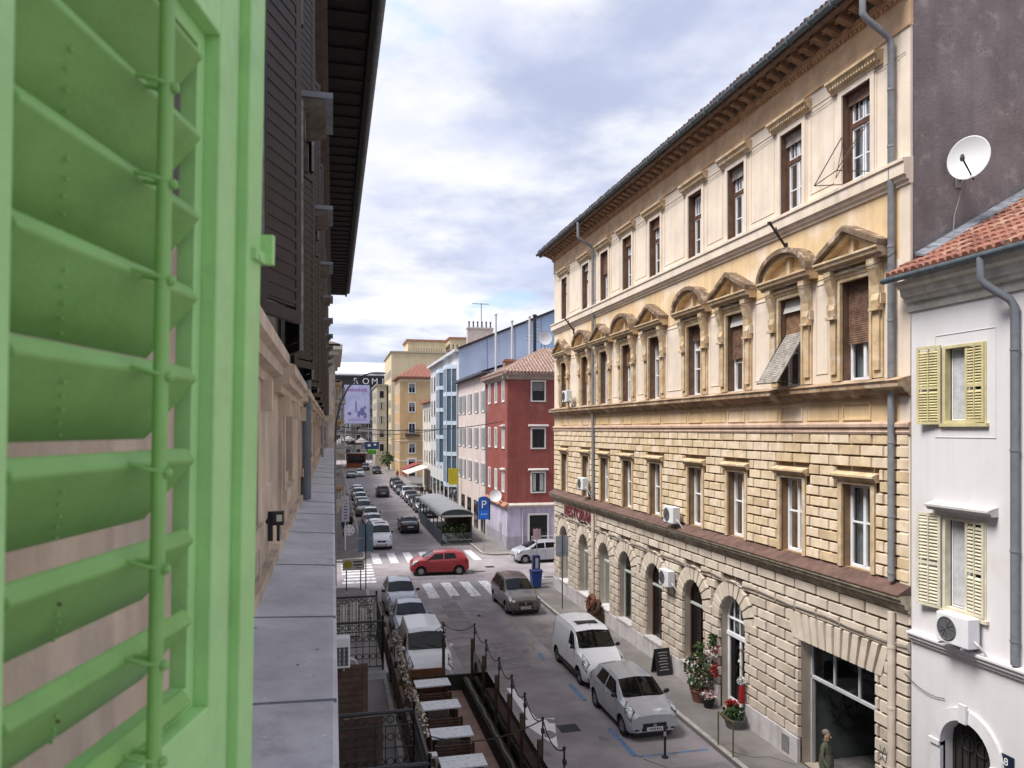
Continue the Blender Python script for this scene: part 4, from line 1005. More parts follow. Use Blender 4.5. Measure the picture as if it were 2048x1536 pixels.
# --- pale pink house between
ph = thing('pale_pink_house', 'pale pink four storey house with grey shutters between the red house and the blue wall', 'house', (13.1,64.02,0))
pkm = mat('pale_pink_plaster', (.62,.53,.51), var=.08, scale=.7, streak=.15); gsh_ = mat('grey_shutter', (.33,.35,.38), var=.1); box_wall(ph, 0, 10, 0, 15.9, 0, 14.3, pkm)
m = MB(); m.box(-.55, 10, -.05, 16, 14.25, 14.45); m.poly([(-.55,0,14.46),(-.55,15.9,14.46),(9,15.9,17.5),(9,0,17.5)], 1); part('roof', m, [mat('dark_slate_edge', (.07,.08,.10), var=.2), rooftile], ph)
for zi, z in enumerate((11.0, 7.7, 4.5)):
    for y in (1.8, 5.2, 8.6, 12, 14.6): put_win(ph, 'pink', .95, 1.8, whf, (-.01, y, z), RL, gsh_)
for y in (1, 4.4, 8, 11.6): m = MB(); m.box(-.08, .02, y, y+1.8, .2, 2.7); part('shop_front', m, dglass, ph)
for y, z in ((15.6,.2),(.3,3.4)): m = MB(); m.tube([(-.1,y,14.2),(-.1,y,z)], .07, 6); part('downpipe', m, pipe_g, ph)
# --- further houses on the right
def plain(name, label, x0, x1, y0, y1, h, wm, fr, frontx, sidey, zs, roof=('hip', 2.0), sh=None, w=1.0, hh=1.7, front_face=True):
    t = thing(name, label, 'house', (x0,y0,0)); box_wall(t, 0, x1-x0, 0, y1-y0, 0, h, wm); k = name + str(len(WM))
    for z in zs:
        for x in frontx: put_win(t, k, w, hh, fr, (x, -.01, z), RF, sh)
        for y in sidey: put_win(t, k, w, hh, fr, (-.01 if x0 > 5 else x1-x0+.01, y, z), RL if x0 > 5 else RR, sh)
    if roof[0] == 'hip': hip(t, 0, x1-x0, 0, y1-y0, h+.1, roof[1], roof[2] if len(roof) > 2 else rooftile, .6, True)
    else:
        m = MB(); m.box(-.3, x1-x0+.3, -.3, y1-y0+.3, h, h+.35); part('cornice', m, roof[1], t)
    m = MB(); m.box(-.05, x1-x0+.05, -.05, y1-y0, 2.95, 3.15); part('string_course', m, fr[1], t)
    return t
wpl = mat('off_white_plaster', (.60,.57,.52), var=.1, scale=.7, streak=.15)
plain('white_narrow_house', 'low white house with tiled eaves beyond the blue building', 14.2, 24, 105, 122, 13.5, wpl, drk, [1.6, 4.2], [2, 5, 8, 11, 14], [4.3, 7.6, 10.6], ('hip', 1.6))
orm = mat('orange_plaster', (.56,.36,.19), var=.1, scale=.4, streak=.15, col2=(.54,.39,.22), amt2=.5, scale2=.12)
oh = plain('orange_house', 'tall orange house facing down the street with a red hip roof', 12.9, 22.5, 150, 162, 19.6, orm, whf, [1.5+.9, 7.2], [3, 6.5, 10], [4.6, 8.6, 12.8, 16.6], ('hip', 3.2, mat('bright_red_tile', (.28,.12,.09), var=.25, scale=3)), None, 1.25, 1.9)
m = MB(); m.box(1.0, 3.9, -1.1, 0, 8.1, 8.35)
for k in range(15): m.box(1.05+k*.2, 1.09+k*.2, -1.08, -1.04, 8.35, 9.25)
m.box(1.0, 3.9, -1.1, -1.02, 9.25, 9.33); part('balcony', m, black, oh)
m = MB(); m.ring_frame(-.95, .95, 0, 3.6, .3, -.02, .12, 0, .02); m.box(-.65, .65, -.02, .04, 0, 3.3, 1); part('doorway', m, [whf[1], dglass], oh, (2.4, -.01, .0), RF)
m = MB(); m.box(-.08, 9.7, -.08, 12, 6.9, 7.15); m.box(-.06, 9.7, -.06, 12, 18.9, 19.3); part('band', m, mat('cream_band', (.62,.50,.34), var=.1), oh)
yl = mat('pale_yellow_plaster', (.62,.52,.34), var=.07, scale=.3, streak=.1)
yh = plain('yellow_tower_block', 'tall pale yellow building rising behind the orange house', 13.2, 34, 176, 200, 27.2, yl, drk, [], [2, 5, 8, 11, 14, 17, 20], [4, 7.5, 11, 14.5, 18, 21.5], ('flat', mat('grey_yellow_cornice', (.40,.36,.28), var=.1)), None, 1.1, 1.7)
m = MB(); m.box(4, 13, 2, 12, 27.4, 30.2); m.box(14, 20, 2, 14, 27.4, 31); part('penthouse', m, yl, yh); m = MB(); m.box(3.6, 13.4, 1.6, 12.4, 30.2, 30.6); m.box(13.7, 20.4, 1.6, 14.4, 31, 31.4); part('penthouse_roof', m, rooftile, yh)
m = MB()
for k in range(14): m.tube([(4.2+k*.6,1.8,27.4),(4.2+k*.6,1.8,28.6)], .07, 5)
part('terrace_railing', m, mat('grey_rail', (.2,.19,.19), var=0), yh)
# houses on the cross street hidden corners / right hand distance
plain('grey_cream_house', 'cream narrow facade left of the orange house', 10.4, 12.8, 186, 206, 20, mat('grey_cream', (.47,.43,.36), var=.15, scale=.5, streak=.2), drk, [1.2], [3, 7, 11, 15], [4, 7.4, 10.8, 14.2, 17], ('flat', mat('grey_cornice', (.3,.28,.26), var=.1)))
# --- end of the street: dark block with a big poster
eb = thing('street_end_block', 'dark grey block closing the street under a pale zinc roof with white letters', 'building', (-9,232,0))
dgm = mat('dark_grey_facade', (.12,.115,.12), var=.3, scale=.35, col2=(.23,.21,.21), amt2=.55, scale2=.5); box_wall(eb, 0, 30, 0, 14, 0, 25.3, dgm)
m = MB(); m.prism([(-1.0,25.6),(15,25.6),(15,26),(7,30.2),(-1.0,26.1)], -1, 31); part('roof', m, mat('pale_zinc_roof', (.56,.57,.62), var=.1, scale=.4), eb)
m = MB(); m.box(-1, 31, -1.1, .0, 24.9, 25.6); m.box(-.5, 30.5, -.9, .0, 22.4, 24.9); part('cornice', m, black, eb)
for i, ch in enumerate(('R', 'O', 'M', 'I')):
    text('letter', ch, 2.6, mat('white_letter', (.62,.64,.66), var=0), eb, TXT((1,0,0),(0,0,1),(0,-1,0),((15.7,18.65,21.3,23.75)[i],-1.2,23.75)), .06)
for z in (2.2, 5.6, 9, 12.4, 16, 19):
    for x in list(range(1, 30, 3)): put_win(eb, 'end', 1.3, 2.1, drk, (x+.5, -.01, z), RF)
for z in (8.6, 12, 15.6):
    m = MB(); m.box(16.5, 21.5, -1.0, 0, z, z+.25); m.box(16.5, 21.5, -1.0, -.9, z+.25, z+1.1); part('balcony', m, mat('grey_balcony', (.26,.25,.25), var=.2), eb)
bp = thing('billboard_poster', 'large pale lavender poster hung on the dark block at the street end', 'billboard', (6.9, 226, 11.2))
m = MB(); m.box(-3.7, 3.7, -.1, .1, -.2, 11.2); part('frame', m, mat('lavender_board', (.40,.39,.62), var=.05), bp)
pm = mat('lavender_poster', (.42,.41,.60), var=.12, scale=.35, col2=(.33,.37,.56), amt2=.52, scale2=.3); m = MB(); m.box(-3.55, 3.55, -.14, -.1, 0, 11); part('poster', m, pm, bp)
m = MB()
for k in range(9): m.box(-2.6+k*.62, -2.2+k*.62, -.18, -.14, 9.3, 10.0+.1*(k % 3))
part('printed_title', m, mat('purple_print', (.28,.13,.36), var=.2), bp)
m = MB()
for k, (x, z, sx, sz, r) in enumerate(((1.5,3.4,.7,1.3,.9),(2.2,4.6,.35,.5,.7),(-.3,4.8,.22,2.0,.8),(.5,2.6,.5,1.0,.8),(-2.2,2.8,.6,.5,.7),(2.3,2.2,.5,1.0,.7))): m.ball((x,-.14,z), 1.0, 10, 0, sx, .05, sz)
part('printed_figures', m, mat('violet_blue_print', (.14,.13,.30), var=.35, scale=1.2), bp); m = MB(); m.box(-2.6, 2.8, -.17, -.14, .7, 1.0); m.box(-2.0, 2.2, -.17, -.14, 1.3, 1.45); part('printed_lines', m, mat('violet_blue_print2', (.25,.24,.48), var=.1), bp)
for x in (-3.3, 3.3): m = MB(); m.tube([(x,.2,-11.2),(x,.2,0)], .15, 6); part('poster_post', m, pipe_g, bp)
# --- left row beyond the crossing
def lrow(label, x1, y0, y1, h, wm, fr, zs, n, balc=True):
    t = thing('street_house', label, 'house', (x1,y0,0)); box_wall(t, -12, 0, 0, y1-y0, 0, h, wm)
    m = MB(); m.box(-12, .55, -.4, y1-y0, h, h+.35); m.box(-12, .3, -.2, y1-y0, h-.35, h); part('cornice', m, fr[1], t); hip(t, -12, 0, 0, y1-y0, h+.4, 2.4, darktile, .4, False)
    for z in zs:
        for k in range(n):
            y = (k+.5)*(y1-y0)/n; put_win(t, 'lr'+label[:9], 1.0, 1.9, fr, (.01, y, z), RR)
            put_win(t, 'lr'+label[:9], 1.0, 1.9, fr, (-1.2-k*2.4, -.01, z), RF) if k < 3 else None
        if balc:
            m = MB(); m.box(-.1, .8, 1.0, 4.2, z-.35, z-.15); m.prism([(0,z-.9),(.2,z-.9),(.6,z-.35),(0,z-.35)], 1.4, 1.7, 0, 'y'); m.prism([(0,z-.9),(.2,z-.9),(.6,z-.35),(0,z-.35)], 3.4, 3.7, 0, 'y')
            bo = part('balcony', m, fr[1], t); m = MB(); m.box(.72, .78, 1.0, 4.2, z+.7, z+.8)
            for k in range(13): m.box(.73, .77, 1.02+k*.26, 1.1+k*.26, z-.15, z+.7)
            for k in range(4): m.box(.05+k*.2, .1+k*.2, 1.0, 1.06, z-.15, z+.75)
            part('railing', m, mat('pale_iron', (.45,.46,.48), var=.1), bo)
    return t
lrow('ornate grey stone house with corbelled balconies on the left beyond the crossing', .1, 54.5, 70, 15.0, mat('ornate_grey_stone', (.32,.28,.23), var=.3, scale=1.2), (drk[0], mat('pale_stone_trim', (.46,.42,.36), var=.2)), [4.2, 8, 11.6], 4)
lrow('dark ochre house with balconies further along the left side', .25, 70.1, 95, 13.4, mat('dark_ochre', (.42,.30,.15), var=.15, scale=.8), (drk[0], mat('ochre_trim', (.46,.36,.2), var=.15)), [4.2, 7.4, 10.4], 6)
lrow('brown house with flat balconies on the left before the street end', .35, 95.1, 130, 12.0, mat('dull_brown', (.33,.24,.18), var=.15, scale=.8), drk, [4.2, 7.4], 7)
lrow('tall grey house far along the left side of the street', .4, 130.1, 200, 14.0, mat('dull_grey', (.28,.27,.27), var=.15, scale=.5), drk, [4.2, 7.4, 10.4], 9, False)
# cross street closers
plain('cross_street_house', 'grey house seen along the cross street behind the silver car', 26, 40, 56.2, 70, 12, wpl, drk, [2, 5, 8, 11], [], [4, 7.5], ('hip', 2))
# ================================================================== ground, road, pavements, markings
asph = mat('asphalt', (.255,.232,.25), var=.16, scale=.7, col2=(.32,.292,.305), amt2=.5, scale2=.22, bump=.25, bscale=60, rough=.85, soft2=.15)
pav  = mat('pavement_asphalt', (.20,.185,.18), var=.14, scale=.8, col2=(.235,.22,.205), amt2=.56, scale2=.5, bump=.3, bscale=50, rough=.9)
kerbm= mat('kerb_stone', (.42,.40,.38), var=.18, scale=2.2, bump=.2)
wpaint = mat('white_road_paint', (.74,.74,.77), var=.12, scale=2, col2=(.30,.29,.30), amt2=.57, scale2=5, rough=.7)
bpaint = mat('blue_road_paint', (.10,.25,.48), var=.15, scale=3, col2=(.14,.15,.19), amt2=.52, scale2=5, rough=.75)
ypaint = mat('faded_yellow_paint', (.36,.33,.17), var=.15, scale=3, col2=(.15,.14,.14), amt2=.5, scale2=6, rough=.75)
m = MB(); m.poly([(-400,-200,-.03),(500,-200,-.03),(500,900,-.03),(-400,900,-.03)]); struct('ground', m, mat('distant_ground', (.14,.135,.13), var=.15, scale=.05))
m = MB(); m.poly([(-.5,-30,0),(13,-30,0),(13,46,0),(-.5,46,0)]); m.poly([(-60,46,0),(80,46,0),(80,55,0),(-60,55,0)]); m.poly([(-.5,55,0),(13.2,55,0),(13.2,232,0),(-.5,232,0)])
m.poly([(-30,205,0),(-.5,205,0),(-.5,232,0),(-30,232,0)]); m.poly([(13.2,205,0),(60,205,0),(60,232,0),(13.2,232,0)]); struct('road', m, asph)
def pavement(name, outline, side):   # raised pavement with a stone kerb along the listed edges
    m = MB(); n = len(outline); m.poly([(x,y,.14) for x, y in outline], 0)
    for k in range(n):
        (x0,y0), (x1,y1) = outline[k], outline[(k+1) % n]; m.poly([(x0,y0,-.02),(x1,y1,-.02),(x1,y1,.14),(x0,y0,.14)], 0)
    struct(name, m, [pav])
    if side:
        kb = MB()
        for k in range(len(side)-1):
            a, b = Vector((*side[k],0)), Vector((*side[k+1],0)); d = (b-a); L_ = d.length; d.normalize(); nn = Vector((-d.y,d.x,0)); q = max(1, int(L_/1.0))
            for j in range(q):
                p0, p1 = a + d*(L_*j/q+.008), a + d*(L_*(j+1)/q-.008); z = .148 + rnd.uniform(-.004,.006)
                kb.hexa([tuple(p0-nn*.002+Vector((0,0,-.01))), tuple(p1-nn*.002+Vector((0,0,-.01))), tuple(p1+nn*.16+Vector((0,0,-.01))), tuple(p0+nn*.16+Vector((0,0,-.01))),
                         tuple(p0+nn*.012+Vector((0,0,z))), tuple(p1+nn*.012+Vector((0,0,z))), tuple(p1+nn*.16+Vector((0,0,z))), tuple(p0+nn*.16+Vector((0,0,z)))])
        struct('kerb', kb, kerbm)
def arcp(cx, cy, r, a0, a1, n=6): return [(cx+r*math.cos(R(a0+(a1-a0)*k/n)), cy+r*math.sin(R(a0+(a1-a0)*k/n))) for k in range(n+1)]
e = [(10.85,-20),(10.9,43.2)] + arcp(12.5,43.2,1.6,180,90) + [(60,44.8)]
pavement('pavement', e + [(60,42),(12.7,42),(12.7,-20)], list(reversed(e)))
e = [(1.95,-20),(2.0,43.6)] + arcp(.6,43.6,1.4,0,90) + [(-50,45.0)]
pavement('pavement', e + [(-50,44.9),(-.6,44.9),(-.6,-20)], e)
e = [(60,54.4),(12.4,54.4)] + arcp(12.0,55.6,1.2,270,180) + [(10.8,190)]
pavement('pavement', e + [(13.4,190),(13.4,55.9),(60,55.9)], list(reversed(e)))
e = [(-50,54.0),(.9,54.0)] + arcp(.9,55.4,1.4,270,360) + [(2.3,200)]
pavement('pavement', e + [(-.2,200),(-.2,54.6),(-50,54.6)], list(e[::-1]) if False else e[::-1][::-1])
MZ = .004
def quad(m, x0, x1, y0, y1, z=MZ): m.poly([(x0,y0,z),(x1,y0,z),(x1,y1,z),(x0,y1,z)])
m = MB()
for k in range(-1, 5): quad(m, 5.22+1.165*k, 5.80+1.165*k, 41.5, 45.6)
for k in range(7): quad(m, 2.75+1.18*k, 3.33+1.18*k, 53.0, 57.4)
for k in range(7): quad(m, .55+(.0 if k>2 else .12*k), 2.6, 46.6+1.0*k, 47.1+1.0*k)
struct('crosswalk', m, wpaint)
m = MB(); m.poly([(6.36,26.5,MZ),(6.12,26.5,MZ),(6.14,23.45,MZ),(6.42,23.45,MZ)]); m.poly([(5.85,23.45,MZ),(7.0,23.42,MZ),(6.45,21.2,MZ)]); struct('road_arrow', m, mat('fresh_white_road_paint', (.80,.80,.83), var=.06, scale=2, rough=.7))
m = MB(); quad(m, 8.40, 8.56, 24.6, 26.4); quad(m, 8.36, 8.52, 20.1, 22.2); quad(m, 8.52, 10.7, 20.02, 20.12); quad(m, 8.32, 8.48, 29.4, 30.3); quad(m, 8.36, 8.5, 33.0, 33.4); quad(m, 8.38, 8.52, 15, 17); struct('parking_marking', m, bpaint)
m = MB(); quad(m, 8.3, 8.42, 30.8, 32.0); quad(m, 8.3, 8.42, 34.2, 35.6); quad(m, 8.42, 10.7, 35.15, 35.25); quad(m, 4.55, 4.65, 32.4, 40.8); struct('parking_marking', m, ypaint)
m = MB(); quad(m, 8.9, 10.7, 29.4, 35.0); quad(m, 9.0, 10.75, 14.5, 19.2); quad(m, 5.2, 7.2, 29, 34, .0035) if False else None; quad(m, 5.0, 7.6, 28.5, 32.2, .0034); quad(m, 5.6, 6.5, 34, 40.5, .0034); quad(m, 3.2, 9.4, 46.6, 47.5, .0034); quad(m, 6.0, 9.2, 62, 67, .0034); quad(m, 5.0, 7.0, 80, 86, .0034); struct('road_patch', m, mat('asphalt_patch', (.205,.185,.198), var=.2, scale=1.5, bump=.3, bscale=60, col2=(.25,.23,.24), amt2=.55, scale2=1))
m = MB(); rg = random.Random(21)
for k in range(26):
    x, y, r = rg.uniform(5.2,8.0), rg.uniform(16,44), rg.uniform(.08,.3); m.poly([(x+r*(.6+.8*rg.random())*math.cos(a*PI/5), y+r*(.9+1.5*rg.random())*math.sin(a*PI/5), .0048) for a in range(10)])
struct('oil_stain', m, mat('oil_stained_asphalt', (.19,.172,.182), var=.2, scale=3, col2=(.24,.22,.235), amt2=.47, scale2=4))
def manhole(x, y, w, l):
    m = MB(); m.box(x-w/2, x+w/2, y-l/2, y+l/2, -.02, .006)
    for k in range(6): m.box(x-w/2+.05, x+w/2-.05, y-l/2+.05+k*l/6.5, y-l/2+.09+k*l/6.5, .006, .012)
    struct('manhole_cover', m, mat('cast_iron', (.05,.05,.055), var=.3, scale=8))
manhole(7.2, 22.5, .65, .6); manhole(10.4, 50.1, .6, .6); manhole(9.3, 48.6, .9, .3)
m = MB()
for pts in ([(8.6,19.9),(9.05,19.2),(9.3,18.2),(9.8,17.2)], [(12.4,18.3),(12.0,18.9),(11.5,19.0),(11.1,19.5)], [(4.9,33),(5.6,33.4),(6.5,33.1)], [(5.2,38),(6.4,38.3),(7.6,37.8)]):
    m.tube([(x,y,.002 if x<10.8 else .142) for x, y in pts], .009, 4)
struct('road_crack', m, mat('crack_tar', (.04,.04,.042), var=.2))

# ================================================================== bar terrace on the near left
woodd = mat('dark_brown_wood', (.075,.04,.025), var=.3, scale=5, rough=.6); woodr = mat('reddish_wood', (.20,.09,.045), var=.3, scale=4, rough=.55)
plankw = mat('whitewashed_planks', (.78,.82,.87), var=.08, scale=3, col2=(.58,.63,.70), amt2=.56, scale2=9, rough=.45)
terra = mat('terracotta_floor', (.36,.22,.17), var=.15, scale=2, col2=(.30,.20,.165), amt2=.55, scale2=3); tglass = glass_mat('terrace_glass', tint=(.86,.91,.90))
TX0, TX1, TY0, TY1 = 2.2, 4.7, 15.2, 26.3
tp = thing('terrace_platform', 'wooden bar terrace platform with terracotta walkway along the road', 'terrace', (TX0, TY0, 0))
m = MB(); m.box(0, TX1-TX0, 0, TY1-TY0, .0, .16); part('deck', m, woodd, tp)
m = MB()
for k in range(6): m.box(1.72, 2.22, k*1.86+.01, (k+1)*1.86-.01, .16, .168)
part('walkway', m, terra, tp)
m = MB(); m.box(.1, 1.6, TY1-TY0-.06, TY1-TY0, .16, 1.0); m.box(.1, 1.62, TY1-TY0-.02, TY1-TY0+.012, .62, .72); part('end_panel', m, woodr, tp)
m = MB(); m.box(1.6, 2.55, TY1-TY0-.08, TY1-TY0, .16, .72); m.hexa([(2.22,0,.16),(2.5,0,.16),(2.5,TY1-TY0-.1,.16),(2.22,TY1-TY0-.1,.16),(2.25,0,.62),(2.47,0,.62),(2.47,TY1-TY0-.1,.62),(2.25,TY1-TY0-.1,.62)])
part('planter_trough', m, mat('dark_green_trough', (.03,.033,.025), var=.3, scale=6), tp)
m = MB(); y = 0
while y < TY1-TY0-.2:
    m.box(2.33+.015*math.sin(y*5), 2.39+.015*math.sin(y*5), y, y+.05, .62, .65); y += .1
part('trough_edging', m, mat('pale_beads', (.36,.33,.25), var=.3, scale=20), tp)
# screen towards the pavement
sc = thing('terrace_screen', 'long low dark brown screen between pavement and terrace', 'fence', (2.12, 15.2, 0))
m = MB(); m.box(-.03, .03, 0, 20.5, .12, 1.05); m.box(-.05, .05, 0, 20.5, 1.05, 1.10, 1)
for k in range(12): m.box(-.05, .05, k*1.85, k*1.85+.09, 0, 1.3)
part('panel', m, [woodd, mat('greyed_rail', (.17,.14,.13), var=.2, scale=4)], sc)
gl_ = thing('garland', 'thick mottled cream garland of dried leaves along the terrace screen', 'garland', (2.3, 19.4, 1.45))
m = MB(); rg = random.Random(3); n = 900
for k in range(n):
    t = k/n; y = t*10.0; a = rg.uniform(0, 2*PI); rr = .13*(.55+.45*rg.random())*(1+.25*math.sin(y*2.3)); c = Vector((.05*math.sin(y*.9)+rr*math.cos(a), y+rg.uniform(-.05,.05), .06*math.sin(y*1.4)+rr*math.sin(a)))
    u = Vector((rg.gauss(0,1), rg.gauss(0,1), rg.gauss(0,1))).normalized(); v = u.cross(Vector((rg.gauss(0,1), rg.gauss(0,1), rg.gauss(0,1)))).normalized(); s1, s2 = rg.uniform(.03,.07), rg.uniform(.02,.045)
    m.poly([c-u*s1, c+v*s2, c+u*s1, c-v*s2], rg.choice((0,0,0,0,0,1,2)))
part('leaves', m, [mat('cream_leaf', (.66,.60,.52), var=.3, scale=20), mat('tan_leaf', (.34,.27,.21), var=.3, scale=20), mat('dark_leaf', (.07,.06,.05), var=.3, scale=20)], gl_)
m = MB(); m.tube([(.05*math.sin(y*.9), y, .06*math.sin(y*1.4)) for y in [k*.25 for k in range(41)]], .075, 6)
for y in (.2, 3.4, 6.6, 9.8): m.tube([(0,y,.0),(0,y,-1.4)], .03, 6)
part('core', m, mat('dark_core', (.09,.075,.06), var=.4, scale=18), gl_)
# tables and benches
tys = [25.0, 22.95, 20.8, 18.9, 16.9]
tl = ['white planked terrace table farthest from the camera against the end panel', 'white planked terrace table second from the end panel', 'pale blue white terrace table in the middle of the row', 'white planked terrace table nearest at the bottom edge', 'white planked terrace table in front of the nearest visible one']
bl = ['brown bench by the wooden end panel of the terrace', 'brown bench between the two farthest terrace tables', 'brown bench between the second and middle terrace tables', 'brown bench between the middle and nearest terrace tables', 'brown bench at the camera end of the terrace']
for k, y in enumerate(tys):
    t = thing('terrace_table', tl[k], 'table', (3.22, y, .16), R(rnd.uniform(-2,2)), 'white tables on the bar terrace')
    m = MB()
    for q in range(5): m.box(-.58, .58, -.36+q*.144+.003, -.36+(q+1)*.144-.003, .735, .77)
    part('table_top', m, plankw, t)
    m = MB(); m.box(-.5, .5, -.2, .2, .69, .733); part('apron', m, woodd, t)
    for sx in (-.46, .46):
        for sy in (-.24, .24): m = MB(); m.box(sx-.035, sx+.035, sy-.035, sy+.035, 0, .66); part('leg', m, woodd, t)
    b = thing('terrace_bench', bl[k], 'bench', (3.2, y+1.0 if k else y+.72, .16), 0, 'brown benches on the bar terrace')
    m = MB(); m.box(-.55, .55, -.22, .12, .38, .42); part('seat', m, woodr, b)
    m = MB()
    for q in range(3): m.box(-.55, .55, .14+q*.01, .17+q*.01, .46+q*.09, .52+q*.09)
    for sx in (-.5, .5): m.box(sx-.03, sx+.03, .12, .19, 0, .74)
    part('backrest', m, woodd, b)
    for sx in (-.5, .5): m = MB(); m.box(sx-.03, sx+.03, -.26, -.2, 0, .4); part('leg', m, woodd, b)
ln = thing('lantern', 'white painted box lantern standing by the garland on the terrace', 'lantern', (2.55, 19.75, .16))
m = MB(); m.ring_frame(-.12,.12,.0,.62,.03,-.12,-.09); m.ring_frame(-.12,.12,.0,.62,.03,.09,.12); m.box(-.13,.13,-.13,.13,.6,.66); m.box(-.13,.13,-.13,.13,-.0,.05); part('housing', m, whitep, ln)
m = MB(); m.lathe([(.04,.05),(.04,.3)], 8); part('candle', m, mat('candle_wax', (.6,.56,.45), var=0), ln)
# posts, glass and rope along the road
gfn = thing('glass_fence', 'row of brown posts with glass panels and a dark rope along the terrace edge', 'fence', (TX1+.05, 15.4, .1))
pys = [15.4, 17.1, 18.8, 20.25, 21.9, 23.85, 25.9]
for y in pys:
    m = MB(); m.box(-.05, .05, y-15.4-.05, y-15.4+.05, 0, 1.95); part('post', m, woodd, gfn)
    m = MB(); m.tube([(.07,y-15.4,1.3),(.08,y-15.4,2.42)], .022, 6); m.ball((.08,y-15.4,2.45), .045, 6); m.box(.05,.12,y-15.45,y-15.35,2.1,2.2); part('rope_holder', m, black, gfn)
for a, b in zip(pys, pys[1:]):
    m = MB(); m.box(-.012, .0, a-15.4+.06, b-15.4-.06, .25, 1.62); part('glass_panel', m, tglass, gfn)
m = MB(); m.box(-.07, .09, 0, 10.9, -.08, .12); part('base_rail', m, woodd, gfn)
pp = [(.08, y-15.4, 2.42) for y in pys]; path = []
for a, b in zip(pp, pp[1:]): path += sag(a, b, 8, .26)[:-1]
m = MB(); m.tube(path + [pp[-1]], .016, 5); m.tube(sag((.08,10.5,2.42),(-.95,10.9,2.4),8,.2), .014, 5); m.tube(sag((-.95,10.9,2.4),(-2.5,10.9,2.1),10,.25), .014, 5); m.tube(sag((.08,1.7,2.42),(-2.45,2.6,1.9),12,.28), .016, 5)
part('rope', m, mat('dark_rope', (.06,.05,.042), var=.3, scale=30), gfn)
ep = thing('terrace_post', 'dark ivy topped corner post of the terrace in front of the white van', 'post', (3.8, 26.35, .0))
m = MB(); m.box(-.05,.05,-.05,.05,0,2.1); part('post', m, woodd, ep)
m = MB(); rg = random.Random(5)
for k in range(120):
    c = Vector((rg.gauss(0,.06), rg.gauss(0,.06), 2.1+rg.uniform(-.5,.5))); u = Vector((rg.gauss(0,1), rg.gauss(0,1), rg.gauss(0,1))).normalized(); v = u.cross(Vector((0,.3,1))).normalized(); m.poly([c-u*.05, c+v*.035, c+u*.05, c-v*.035], rg.choice((0,0,1)))
m.tube([(0,0,2.0),(0,0,2.5)], .02, 5, 0); part('ivy', m, [mat('dark_ivy', (.05,.06,.035), var=.3, scale=20), mat('pale_ivy', (.22,.22,.15), var=.3, scale=20)], ep)

# ================================================================== street furniture
def rot_face(o): return o
br = thing('brass_railing', 'low brass coloured two post railing on the right pavement near the door', 'railing', (10.98, 19.55, .14))
m = MB(); m.tube([(0,-.42,0),(0,-.42,.98),(0,.42,.98),(0,.42,0)], .025, 8); m.tube([(.06,-.42,.9),(.06,.42,.9)], .02, 6); part('frame', m, mat('dull_brass', (.20,.16,.08), var=.25, scale=6, rough=.45, metal=.4), br)
bo = thing('bollard', 'thin black steel bollard in front of the silver hatchback', 'bollard', (9.24, 19.86, 0))
m = MB(); m.lathe([(.1,0),(.1,.03),(.035,.05)], 10); part('foot', m, black, bo); m = MB(); m.lathe([(.035,.04),(.035,.85),(.03,.88),(.005,.89)], 10); part('post', m, black, bo)
m = MB(); m.lathe([(.037,.62),(.037,.75)], 10); part('reflective_band', m, mat('grey_band', (.4,.4,.42), var=0), bo)
ab = thing('sandwich_board', 'black chalk sandwich board on the pavement under the arched shop window', 'sign', (12.1, 26.3, .14), R(6))
for s_, nm in ((-1,'front_panel'), (1,'back_panel')):
    Mx = Matrix.Translation((0,0,.95)) @ Matrix.Rotation(R(14*s_),4,'X')
    m = MB(Mx); m.ring_frame(-.32,.32,-.95,.0,.04,-.02,.02,0); m.box(-.28,.28,-.01,.01,-.91,-.04,0); part(nm, m, black, ab)
    if s_ < 0:
        m = MB(Mx)
        for k in range(7): m.tube([(-.2+.03*(k%3), -.022, -.15-k*.105),( .02,-.022,-.14-k*.105),(.2-.05*(k%2), -.022, -.155-k*.105)], .008, 4)
        part('chalk_writing', m, mat('chalk', (.5,.5,.5), var=0), ab)
def foliage(m, c, r, n, mats_n, rg, sz=.06, sy=1.):
    for k in range(n):
        d = Vector((rg.gauss(0,1), rg.gauss(0,1), rg.gauss(0,1))).normalized() * (r * rg.random()**.45); d.z *= sy; p = Vector(c) + d
        u = Vector((rg.gauss(0,1), rg.gauss(0,1), rg.gauss(0,1))).normalized(); v = u.cross(Vector((rg.gauss(0,1), rg.gauss(0,1), .3))).normalized(); s_ = sz*rg.uniform(.6,1.3)
        m.poly([p-u*s_, p+v*s_*.55, p+u*s_, p-v*s_*.55], rg.randrange(mats_n))
lf = [mat('leaf_green', (.05,.10,.03), var=.3, scale=9), mat('leaf_dark', (.025,.05,.025), var=.3, scale=9), mat('leaf_olive', (.11,.12,.05), var=.3, scale=9)]
redf = mat('red_flower', (.34,.02,.025), var=.2, scale=9); pinkf = mat('pink_flower', (.52,.30,.33), var=.2, scale=9); whf_ = mat('white_flower', (.58,.57,.55), var=.1)
def pot_plant(label, loc, pr, ph_, col, parts_):
    t = thing('potted_plant', label, 'potted plant', loc, 0, 'plants and decorations at the shop door'); m = MB(); m.lathe([(pr*.7,0),(pr,ph_*.9),(pr*1.06,ph_*.9),(pr*1.06,ph_),(pr*.9,ph_),(pr*.85,ph_*.92)], 16); part('pot', m, col, t); rg = random.Random(int(loc[1]*100))
    for nm, c, r, n, ms, sz, sy in parts_: m = MB(); foliage(m, c, r, n, len(ms), rg, sz, sy); part(nm, m, ms, t)
    m = MB(); m.tube([(0,0,ph_*.8),(.02,0,ph_+.4)], .02, 5); part('stem', m, woodd, t)
    return t
tcp = mat('brick_red_pot', (.24,.10,.08), var=.2); blp = mat('black_pot', (.02,.02,.02), var=0); drp = mat('grey_planter', (.13,.13,.13), var=.1)
